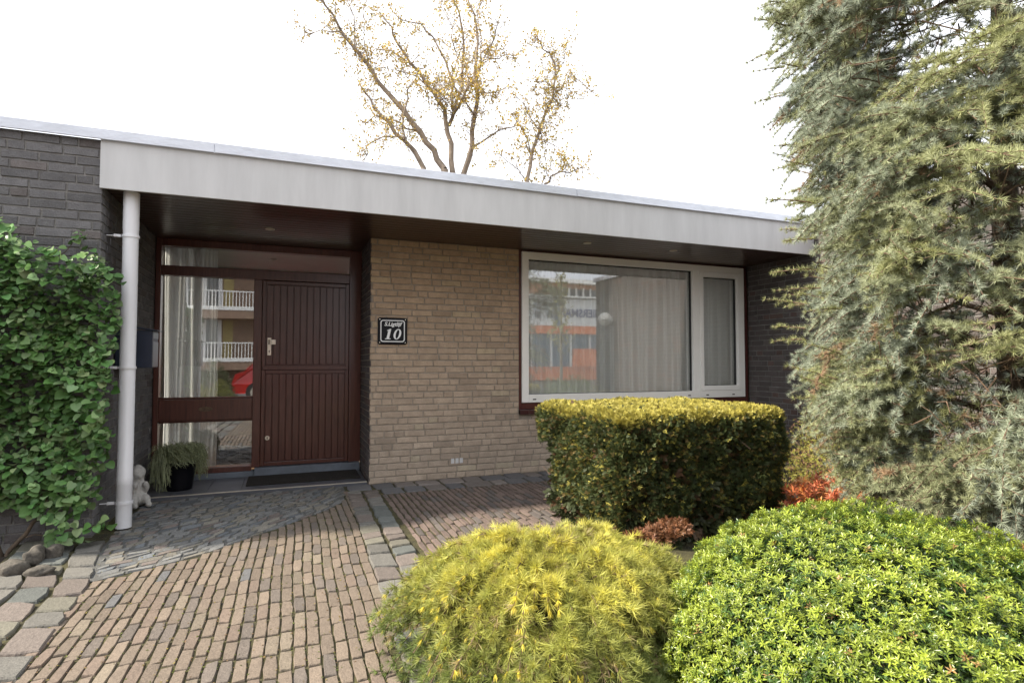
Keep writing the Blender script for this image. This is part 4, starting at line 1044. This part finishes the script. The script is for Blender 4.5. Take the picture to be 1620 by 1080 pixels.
tag(b.build('kerb_stone', M['paver'], bevel=.0), 'row of pale sandstone edging blocks beside the clipped yew', 'kerb')

# ------------------------------------------------------------------ pot with trailing plant
pt = empty('potted_plant', (-.895, 5.90, .024), 'black glazed pot with a trailing grey-green plant on the porch step', 'potted plant')
b = MB(); b.lathe([(.0, .0), (.100, .0), (.108, .008), (.112, .03), (.124, .14), (.134, .23), (.142, .232), (.144, .255), (.134, .257), (.128, .22), (.0, .21)], 0, 0, 40); b.build('pot', M['black'], pt, smooth=True)
b = MB(); b.lathe([(.126, .215), (.06, .222), (.0, .222)], 0, 0, 24); b.build('soil', M['soil'], pt)
cl = Cloud(); rr_ = random.Random(4)
for i in range(1500):
    a = rr_.uniform(0, 6.28); r0 = .10 * math.sqrt(rr_.random()); R1 = rr_.uniform(.10, .235); h1 = rr_.uniform(.05, .20); dr_ = rr_.uniform(.0, .30) * (1 if math.cos(a - math.radians(190)) > -.2 else .75)
    front = math.cos(a - math.radians(-81)) > .72
    if front: dr_ *= .22; R1 = min(R1, .19)
    pts = []; 
    for t in np.linspace(0, 1, 7):
        rad = r0 + (R1 - r0) * math.sin(t * math.pi / 2); z = .22 + h1 * math.sin(min(1, t * 1.6) * math.pi / 2) - dr_ * max(0, t - .35) ** 1.5 * 1.9
        pts.append(np.array([math.cos(a + t * .3) * rad + rr_.uniform(-.008, .008), math.sin(a + t * .3) * rad + rr_.uniform(-.008, .008), max(.01, z)]))
    c = np.array([.25, .275, .15]) * rr_.uniform(.6, 1.35)
    V = []; T = []
    for j, p in enumerate(pts): V += [p + np.array([.0016, 0, .001]), p - np.array([.0016, .001, 0])]
    for j in range(6): T += [(2 * j, 2 * j + 1, 2 * j + 2), (2 * j + 1, 2 * j + 3, 2 * j + 2)]
    cl.raw(V, T, c)
    for j in range(1, 7):
        for q in range(2):
            d_ = rnd1(); d_ /= np.linalg.norm(d_); e = np.cross(d_, rnd1()); e /= np.linalg.norm(e) + 1e-6; k = pts[j] + rnd1() * .004; cl.raw([k + e * .0018, k - e * .0018, k + d_ * .024], [(0, 1, 2)], c * rr_.uniform(.8, 1.3))
cl.build('foliage', M['yewleaf'], pt)

# ------------------------------------------------------------------ stone figurine: seated child
mbd = bpy.data.metaballs.new('fig'); mbo = bpy.data.objects.new('fig', mbd); COL.objects.link(mbo); mbd.resolution = .012; mbd.render_resolution = .012; mbd.threshold = .5
for (x, y, z, r, sx, sy, sz) in ((0, 0, .285, .105, 1, 1, 1.05), (0, .01, .16, .13, 1, .9, 1.1), (0, .0, .07, .15, 1.05, 1, .7), (.065, -.045, .17, .055, 1, 1.3, 1.3), (-.065, -.045, .17, .055, 1, 1.3, 1.3), (.05, -.085, .20, .045, 1, 1, 1), (-.05, -.085, .2, .045, 1, 1, 1),
                                 (.06, -.09, .07, .068, 1, 1.5, 1), (-.06, -.09, .07, .068, 1, 1.5, 1), (.065, -.155, .035, .05, 1, 1.2, .8), (-.065, -.155, .035, .05, 1, 1.2, .8), (0, -.05, .275, .035, 1, 1, 1), (.03, -.03, .31, .05, 1, 1, 1), (-.03, -.03, .31, .05, 1, 1, 1), (0, .03, .31, .08, 1, 1, 1)):
    e = mbd.elements.new(type='ELLIPSOID'); e.co = (x, y, z); e.radius = r; e.size_x, e.size_y, e.size_z = sx, sy, sz
bpy.context.view_layer.update(); me = bpy.data.meshes.new_from_object(mbo.evaluated_get(bpy.context.evaluated_depsgraph_get())); bpy.data.objects.remove(mbo)
me.materials.clear(); me.name = 'stone_figurine'; fg = link('stone_figurine', me, M['stone']); fg.location = (-1.118, 5.45, .0); fg.rotation_euler.z = R(25)
zz = [v.co.z for v in me.vertices]; zs = .33 / (max(zz) - min(zz)); z0 = min(zz)
for v in me.vertices: v.co.z = (v.co.z - z0) * zs; v.co.x *= .72; v.co.y *= .8
me.polygons.foreach_set('use_smooth', [True] * len(me.polygons)); tag(fg, 'white stone figurine of a seated child behind the foot of the downpipe', 'figurine')

# ------------------------------------------------------------------ bare spring trees behind the house
def bt(zx, zy): return (440 + zx / 3.115, zy / 3.115)
LT = [([(715, 825), (625, 690), (560, 610), (470, 530), (420, 460), (395, 400)], 26, 5), ([(820, 835), (760, 740), (700, 650), (620, 560), (540, 460), (460, 340), (380, 250), (320, 175), (290, 100), (240, 35), (190, -10)], 34, 7),
      ([(860, 850), (850, 700), (835, 610), (790, 500), (740, 420), (660, 310), (600, 220), (550, 130), (520, 80)], 30, 5), ([(848, 620), (865, 540), (900, 440), (912, 300), (905, 180), (890, 60), (850, -20)], 22, 7),
      ([(865, 545), (920, 470), (980, 370), (1020, 260), (1060, 180), (1085, 110)], 18, 5), ([(862, 540), (855, 400), (820, 300), (760, 190), (700, 120), (600, 95)], 18, 5),
      ([(915, 855), (950, 720), (965, 560), (985, 470), (970, 360), (985, 200), (960, 80), (930, -20)], 30, 6), ([(955, 735), (1050, 670), (1165, 625)], 14, 7),
      ([(620, 690), (628, 560), (640, 440), (660, 410)], 14, 4), ([(700, 650), (640, 625), (560, 600), (480, 570), (430, 610)], 12, 5), ([(610, 672), (520, 670), (440, 715), (425, 785)], 10, 4),
      ([(740, 420), (640, 370), (540, 340)], 9, 3), ([(660, 310), (560, 260), (480, 240)], 9, 3), ([(305, 155), (210, 158), (130, 158)], 7, 3), ([(460, 345), (430, 240), (425, 120), (420, 30)], 8, 3), ([(380, 250), (365, 80), (340, 5)], 8, 3),
      ([(1020, 290), (1090, 290), (1140, 265), (1160, 290)], 8, 3), ([(990, 465), (1060, 450), (1110, 440)], 8, 3), ([(965, 555), (910, 480), (860, 420)], 10, 4), ([(790, 515), (815, 480), (770, 440)], 8, 3), ([(985, 400), (880, 400), (800, 420)], 7, 3),
      ([(905, 360), (960, 290), (1000, 190), (985, 60), (1010, -10)], 9, 4), ([(870, 250), (850, 130), (800, 30)], 8, 3)]
RT = [([(1225, 895), (1250, 740), (1300, 620), (1350, 490), (1375, 380), (1340, 270), (1290, 200), (1250, 175)], 22, 4), ([(1360, 460), (1420, 410), (1480, 390), (1540, 450)], 8, 3), ([(1335, 555), (1390, 510), (1420, 480)], 8, 3),
      ([(1375, 370), (1400, 290), (1410, 210)], 7, 3), ([(1315, 905), (1350, 870), (1440, 845), (1500, 825)], 12, 4), ([(1250, 760), (1220, 660), (1150, 560)], 10, 4), ([(1290, 650), (1230, 560), (1190, 490)], 8, 3), ([(1300, 700), (1380, 730), (1410, 800)], 7, 3), ([(1300, 905), (1320, 800)], 6, 3), ([(1250, 890), (1180, 840), (1090, 760)], 7, 3), ([(1355, 440), (1300, 400), (1260, 440)], 6, 3)]
def make_tree(branches, Y0, base, label, seed, trunkr, leafn):
    o = empty('bare_tree', (base[0], Y0, 0), label, 'tree'); r = random.Random(seed); OO = np.array([base[0], Y0, 0]); wood = MB(); sc = (Y0 / .93) / FPX / 1.0
    tips = []; ends0 = []; known = []
    for bi, (pl, w0, w1) in enumerate(branches):
        dy = r.uniform(-1.8, 1.8); P = []; d0 = 0
        if known and pl[0][1] < 800:
            kn = min(known, key=lambda k_: (k_[0] - pl[0][0]) ** 2 + (k_[1] - pl[0][1]) ** 2); d0 = kn[2]; pl = [kn[:2]] + list(pl)
        for i, (zx, zy) in enumerate(pl):
            yy = d0 + dy * min(1, i / 4); u, v = bt(zx, zy); P.append(at(u, v, 1, Y0 + yy) - OO); known.append((zx, zy, yy))
            if i: known.append(((zx + pl[i - 1][0]) / 2, (zy + pl[i - 1][1]) / 2, yy))
        # resample
        P = np.array(P); Q = []
        for i in range(len(P) - 1):
            for t in (0, .5): Q.append(P[i] * (1 - t) + P[i + 1] * t + (rnd(r) * .05 if i + t > 0 else 0))
        Q.append(P[-1]); k = len(Q); rad = np.linspace(w0, w1, k) / 3.115 * .5 * sc * 1.05
        wood.tube([tuple(q) for q in Q], list(rad * .88), 7, cap=False)
        if pl[0][1] > 800: ends0.append((Q[0], rad[0]))
        for i in range(max(1, k // 4), k):
            for q_ in range(3): tips.append((Q[i] + (Q[i] - Q[i - 1]) * -r.random(), (Q[i] - Q[i - 1]), 1.0 - .5 * i / k))
        tips.append((Q[-1], Q[-1] - Q[-2], .8)); tips.append((Q[-1], Q[-1] - Q[-2], .8))
    for p, rd in ends0:   # limbs run down into the trunk behind the roof
        wood.tube([tuple(p), (p[0] * .5, p[1] * .5, p[2] * .72), (p[0] * .12, 0, p[2] * .5)], [rd, rd * 1.15, rd * 1.3], 8, cap=False)
    hz_ = min(p[2] for p, _ in ends0) if ends0 else 3
    wood.tube([(0, 0, -.1), (0, 0, hz_ * .3), (0, 0, hz_ * .62)], [trunkr * 1.3, trunkr, trunkr * .8], 12)
    wood.build('trunk', M['treebark'], o, smooth=True)
    tw = MB(); LP = []; ld = []
    def twig(p, d, L, depth):
        d = d / (np.linalg.norm(d) + 1e-6); pts = [p]; 
        for i in range(4):
            d = d + rnd(r) * .28 + np.array([0, 0, .10]); d = d / np.linalg.norm(d); pts.append(pts[-1] + d * L / 4)
        tw.tube([tuple(q) for q in pts], list(np.linspace(.013 if depth == 0 else .007, .003, 5)), 4, cap=False)
        if depth < 1:
            for i in range(3): k = r.randint(1, 4); twig(pts[k], d + rnd(r) * .9, L * .55, depth + 1)
        dens = r.random() ** 1.5
        for i in range(int(leafn * (.15 + dens))):
            t = r.random() ** .6 * 4; k = min(3, int(t)); q = pts[k] * (1 - t + k) + pts[k + 1] * (t - k); LP.append(q + rnd(r) * .055)
    for (p, d, s) in tips:
        dd = rnd(r) * 1.0; dd[1] *= .6; twig(p, d / (np.linalg.norm(d) + 1e-6) * .6 + dd, r.uniform(.6, 1.5) * s, 0)
    tw.build('twigs', M['treebark'], o)
    LP = np.array(LP); n2 = len(LP); cl = Cloud(); cl.inst([(0, 0, 0), (-.45, .5, .1), (0, 1, 0), (.45, .5, .1)], [(0, 1, 2), (0, 2, 3)], LP, basis(rnd_dirs(n2) + np.array([0, 0, -.4])), rng.uniform(.055, .10, n2), cols((.55, .38, .07), n2, .3, (.42, .34, .08), .35))
    cl.build('crown', M['yewleaf'], o); print('leaves', n2)
def rnd(r): return np.array([r.gauss(0, 1), r.gauss(0, 1), r.gauss(0, 1)])
u, v = bt(860, 860); b0 = at(u, v, 1, 21.0); make_tree(LT, 21.0, b0, 'tall wide bare tree with yellow buds rising behind the roof centre', 5, .28, 8)
u, v = bt(1235, 900); b0 = at(u, v, 1, 19.0); make_tree(RT, 19.0, b0, 'slimmer yellow budding tree behind the roof, right of the tall one', 6, .16, 9)

# ------------------------------------------------------------------ the street behind the viewer (mirrored in the panes)
b = MB(); b.add([(-60, -12.0, -.03), (60, -12.0, -.03), (60, -5.2, -.03), (-60, -5.2, -.03)], [(0, 1, 2, 3)]); tag(b.build('road', mat('asphalt', (.06, .06, .062), .9, .2, 8, .3, 80)), kind='structure')
b = MB(); b.box((-60, -5.19, -.08), (60, -3.6, .03)); tag(b.build('pavement', mat('pavement', (.22, .21, .2), .9, .2, 5)), kind='structure')
white2 = mat('balcony_white', (.88, .88, .84), .5, .05); abrick = mat('apartment_brick', (.30, .20, .14), .9, .2, 6); orng = mat('orange_panel', (.72, .17, .03), .5, .05); bluew = mat('blue_glazing', (.04, .10, .17), .15, .2, 3); dglass = mat('dark_glazing', (.03, .04, .05), .08, .2, 2); obr = mat('orange_brick', (.50, .27, .15), .9, .15, 5)
ap_ = empty('apartment_block', (-3, -14.2, 0), 'brick apartment block with white balcony railings across the street', 'building'); 
b = MB(); b.box((-9, -8, 0), (5, -1.2, 9)); 
for zf in (.85, 3.05, 5.6): b.box((-9, -1.19, zf), (5, .0, zf + .42))
b.build('wall', abrick, ap_)
for i, zf in enumerate((1.28, 3.48, 6.03)):
    b = MB(); b.box((-9, -.06, zf + .70), (5, .0, zf + .75)); b.box((-9, -.06, zf + .02), (5, .0, zf + .08)); x = -9
    while x < 5: b.box((x, -.05, zf + .08), (x + .035, -.015, zf + .70)); x += .13
    b.box((-9, -.05, zf - .08), (5, .01, zf + .015)); b.build('balcony', white2, ap_)
for zf in (1.3, 3.5):
    for x in (-7.6, -4.4, -1.2, 2.0):
        b = MB(); b.box((x, -1.195, zf), (x + .12, -1.15, zf + 1.95)); b.box((x + 1.3, -1.195, zf), (x + 1.45, -1.15, zf + 1.95)); b.box((x + .6, -1.195, zf), (x + .85, -1.15, zf + 1.95)); b.box((x + .12, -1.195, zf + 1.8), (x + 1.3, -1.15, zf + 1.95)); f_ = b.build('window', white2, ap_)
        b = MB(); b.box((x + .12, -1.198, zf), (x + 1.3, -1.185, zf + 1.8)); b.build('pane', dglass, f_)
        b = MB(); b.box((x + 1.5, -1.198, zf), (x + 1.9, -1.18, zf + 1.9)); b.build('shutter', mat('yellow_panel', (.45, .36, .14), .7), f_)

shop = empty('shop_building', (17, -22.7, 0), 'white and orange commercial building with blue glazing across the street', 'building')
b = MB(); b.box((-8, -6, 3.62), (16, 0, 5.45)); b.box((-8, -6, 5.5), (16, .25, 5.62)); b.build('wall', white2, shop)
b = MB(); b.box((-8, -5.9, 3.08), (16, .04, 3.60)); b.box((-8, -5.8, 0), (16, -.3, .9)); b.box((.9, -.29, .9), (3.4, -.1, 2.1)); b.build('orange_band', orng, shop)
b = MB(); b.box((-8, -5.9, .9), (16, -.35, 3.06)); b.build('shop_window', bluew, shop)
for x in np.arange(-8, 16, 1.45): b = MB(); b.box((x, -.34, .9), (x + .12, -.2, 3.05)); b.build('mullion', white2, shop)
for x in (-2.1, -1.2, -4.6, -3.7):
    b = MB(); b.box((x, .0, 4.1), (x + .6, .03, 5.1)); f_ = b.build('window', mat('blind', (.5, .52, .54), .6), shop); b = MB(); b.box((x + .1, .031, 4.15), (x + .5, .04, 4.55)); b.build('pane', dglass, f_)
b = MB(); b.box((-.55, .0, 3.6), (-.2, .1, 5.4)); b.box((-2.9, .3, 0), (-2.8, .4, 5.4)); b.build('drainpipe', mat('steel_blue', (.1, .15, .22), .4), shop)
text_mesh('NIERSMAN', .78, 'sign_lettering', mat('sign_blue', (.05, .07, .22), .5), shop, (1.35, .03, 4.22), (math.pi / 2, 0, math.pi), .02, .012, 0, 3.3)
bk = empty('back_building', (20, -33, 0), 'orange brick building with flat white roof behind the commercial building', 'building')
b = MB(); b.box((-1.5, -9, 0), (14, 0, 8.0)); b.build('wall', obr, bk); b = MB(); b.box((-2.3, -9.5, 8.0), (15, .8, 8.35)); b.box((-1.4, -6, 8.36), (-.9, -5.5, 9.0)); b.build('roof', white2, bk)
b = MB(); b.box((2, .02, 6.7), (12, .06, 7.6)); b.build('window', dglass, bk)
b = MB()
for x in np.arange(2, 12.2, .7): b.box((x, .07, 6.6), (x + .18, .1, 7.7))
b.build('window_mullion', white2, bk)

# red car at the kerb
car = empty('parked_car', (.42, -6.6, -.03), 'red hatchback parked along the street', 'car'); car.rotation_euler.z = R(0)
prof = [(-1.9, .28), (-1.95, .55), (-1.85, .86), (-1.55, .95), (-1.15, 1.36), (-.85, 1.42), (.45, 1.40), (.75, 1.33), (1.25, .98), (1.80, .86), (1.95, .62), (1.95, .28)]
b = MB(); k_ = len(prof); V = []
for (y, ins) in ((-.80, .0), (-.84, 0), (.84, 0), (.80, 0)):
    for (x, z) in prof: V.append((x, y * (1 - (.16 if z > 1.0 else 0)), z))
b.add(V, [(r0 * k_ + i, r0 * k_ + (i + 1) % k_, (r0 + 1) * k_ + (i + 1) % k_, (r0 + 1) * k_ + i) for r0 in range(3) for i in range(k_)] + [tuple(range(k_)), tuple(range(3 * k_, 4 * k_))])
b.build('body', mat('red_paint', (.55, .012, .012), .25, .05, coat=.8), car, bevel=.03)
for s in (-1, 1):
    b = MB(); q = [(-1.30, .97), (-1.02, 1.31), (.42, 1.31), (.66, 1.26), (1.02, .97)]; b.add([(x, s * (.855 if z < 1 else .722), z) for x, z in q], [tuple(range(5)) if s < 0 else tuple(range(5))[::-1]]); b.build('side_window', dglass, car)
    for x in (-1.25, 1.25):
        b = MB(); b.tube([(x, s * .66, .31), (x, s * .86, .31)], .31, 24); t_ = b.build('wheel', M['rubber'], car); b = MB(); b.tube([(x, s * .861, .31), (x, s * .87, .31)], .19, 16); b.build('rim', M['steel'], t_)
    b = MB(); b.box((1.80, s * .5, .62), (1.965, s * .78, .78)); b.build('headlight', M['enamel'], car, bevel=.02)
b = MB(); b.add([(-1.60, -.62, .97), (-1.60, .62, .97), (-1.21, .54, 1.33), (-1.21, -.54, 1.33)], [(0, 1, 2, 3)]); b.build('rear_window', dglass, car)
b = MB(); b.add([(1.26, -.62, 1.0), (1.26, .62, 1.0), (.80, .54, 1.33), (.80, -.54, 1.33)], [(3, 2, 1, 0)]); b.build('windscreen', dglass, car)

# planting behind the viewer, seen only in the panes
def mound(name, label, x, y, rx, rz, c, alt, n_, s):
    o = empty(name, (x, y, 0), label, 'shrub'); d = rnd_dirs(n_); d[:, 2] = np.abs(d[:, 2]); P = d * np.array([rx, rx, rz]) * (1 - .4 * rng.random(n_) ** 1.4)[:, None] * (1 + .15 * np.sin(d[:, 0] * 7 + d[:, 2] * 6))[:, None]
    cl = Cloud(); tv, tf = whorl(5, 3); cl.inst(tv, tf, P, basis(d + rnd_dirs(n_) * .8), rng.uniform(.6, 1.2, n_) * s, cols(c, n_, .3, alt, .3)); cl.build('leaves', M['leaf'], o)
    k = MB(); k.tube([(0, 0, -.05), (0, 0, rz * .6)], [.05, .02], 8); k.build('trunk', M['bark'], o)
mound('garden_shrub', 'dark green garden shrub behind the viewer, mirrored beside the door', -1.72, -1.7, .62, 1.15, (.05, .08, .025), (.12, .14, .05), 2600, .06)
mound('garden_shrub', 'rounded yellow-green shrub behind the viewer, mirrored beside the door', -1.48, -.95, .48, .72, (.16, .18, .03), (.22, .2, .04), 2200, .045)
mound('garden_shrub', 'reddish low shrub by the street, mirrored in the big window', 5.6, -2.6, .9, .8, (.12, .08, .05), (.08, .12, .04), 2400, .06)
mound('garden_shrub', 'green low shrub by the street, mirrored in the big window', 7.4, -3.2, .9, .75, (.09, .14, .04), (.18, .2, .06), 2400, .06)
sap = empty('sapling', (8.9, -6.6, 0), 'slender young street tree, mirrored in the big window', 'tree')
b = MB(); b.tube([(0, 0, -.1), (.02, 0, 2), (0, .03, 4.2)], [.06, .045, .01], 8); r2 = random.Random(9); LP = []
for i in range(34):
    z = 1.3 + i * .085; a = i * 2.4; L = .75 * (1 - (z - 1.2) / 4.2) + .1; e = np.array([math.cos(a) * L * .6, math.sin(a) * L * .6, z + L * .7]); b.tube([(0, 0, z), tuple(e)], [.012, .004], 4, cap=False)
    for q in range(16): t = r2.uniform(.3, 1); LP.append(np.array([0, 0, z]) * (1 - t) + e * t + rnd(r2) * .05)
b.build('trunk', M['bark'], sap); LP = np.array(LP); cl = Cloud(); cl.inst([(0, 0, 0), (-.45, .5, .1), (0, 1, 0), (.45, .5, .1)], [(0, 1, 2), (0, 2, 3)], LP, basis(rnd_dirs(len(LP))), rng.uniform(.06, .1, len(LP)), cols((.28, .27, .08), len(LP))); cl.build('crown', M['leaf'], sap)
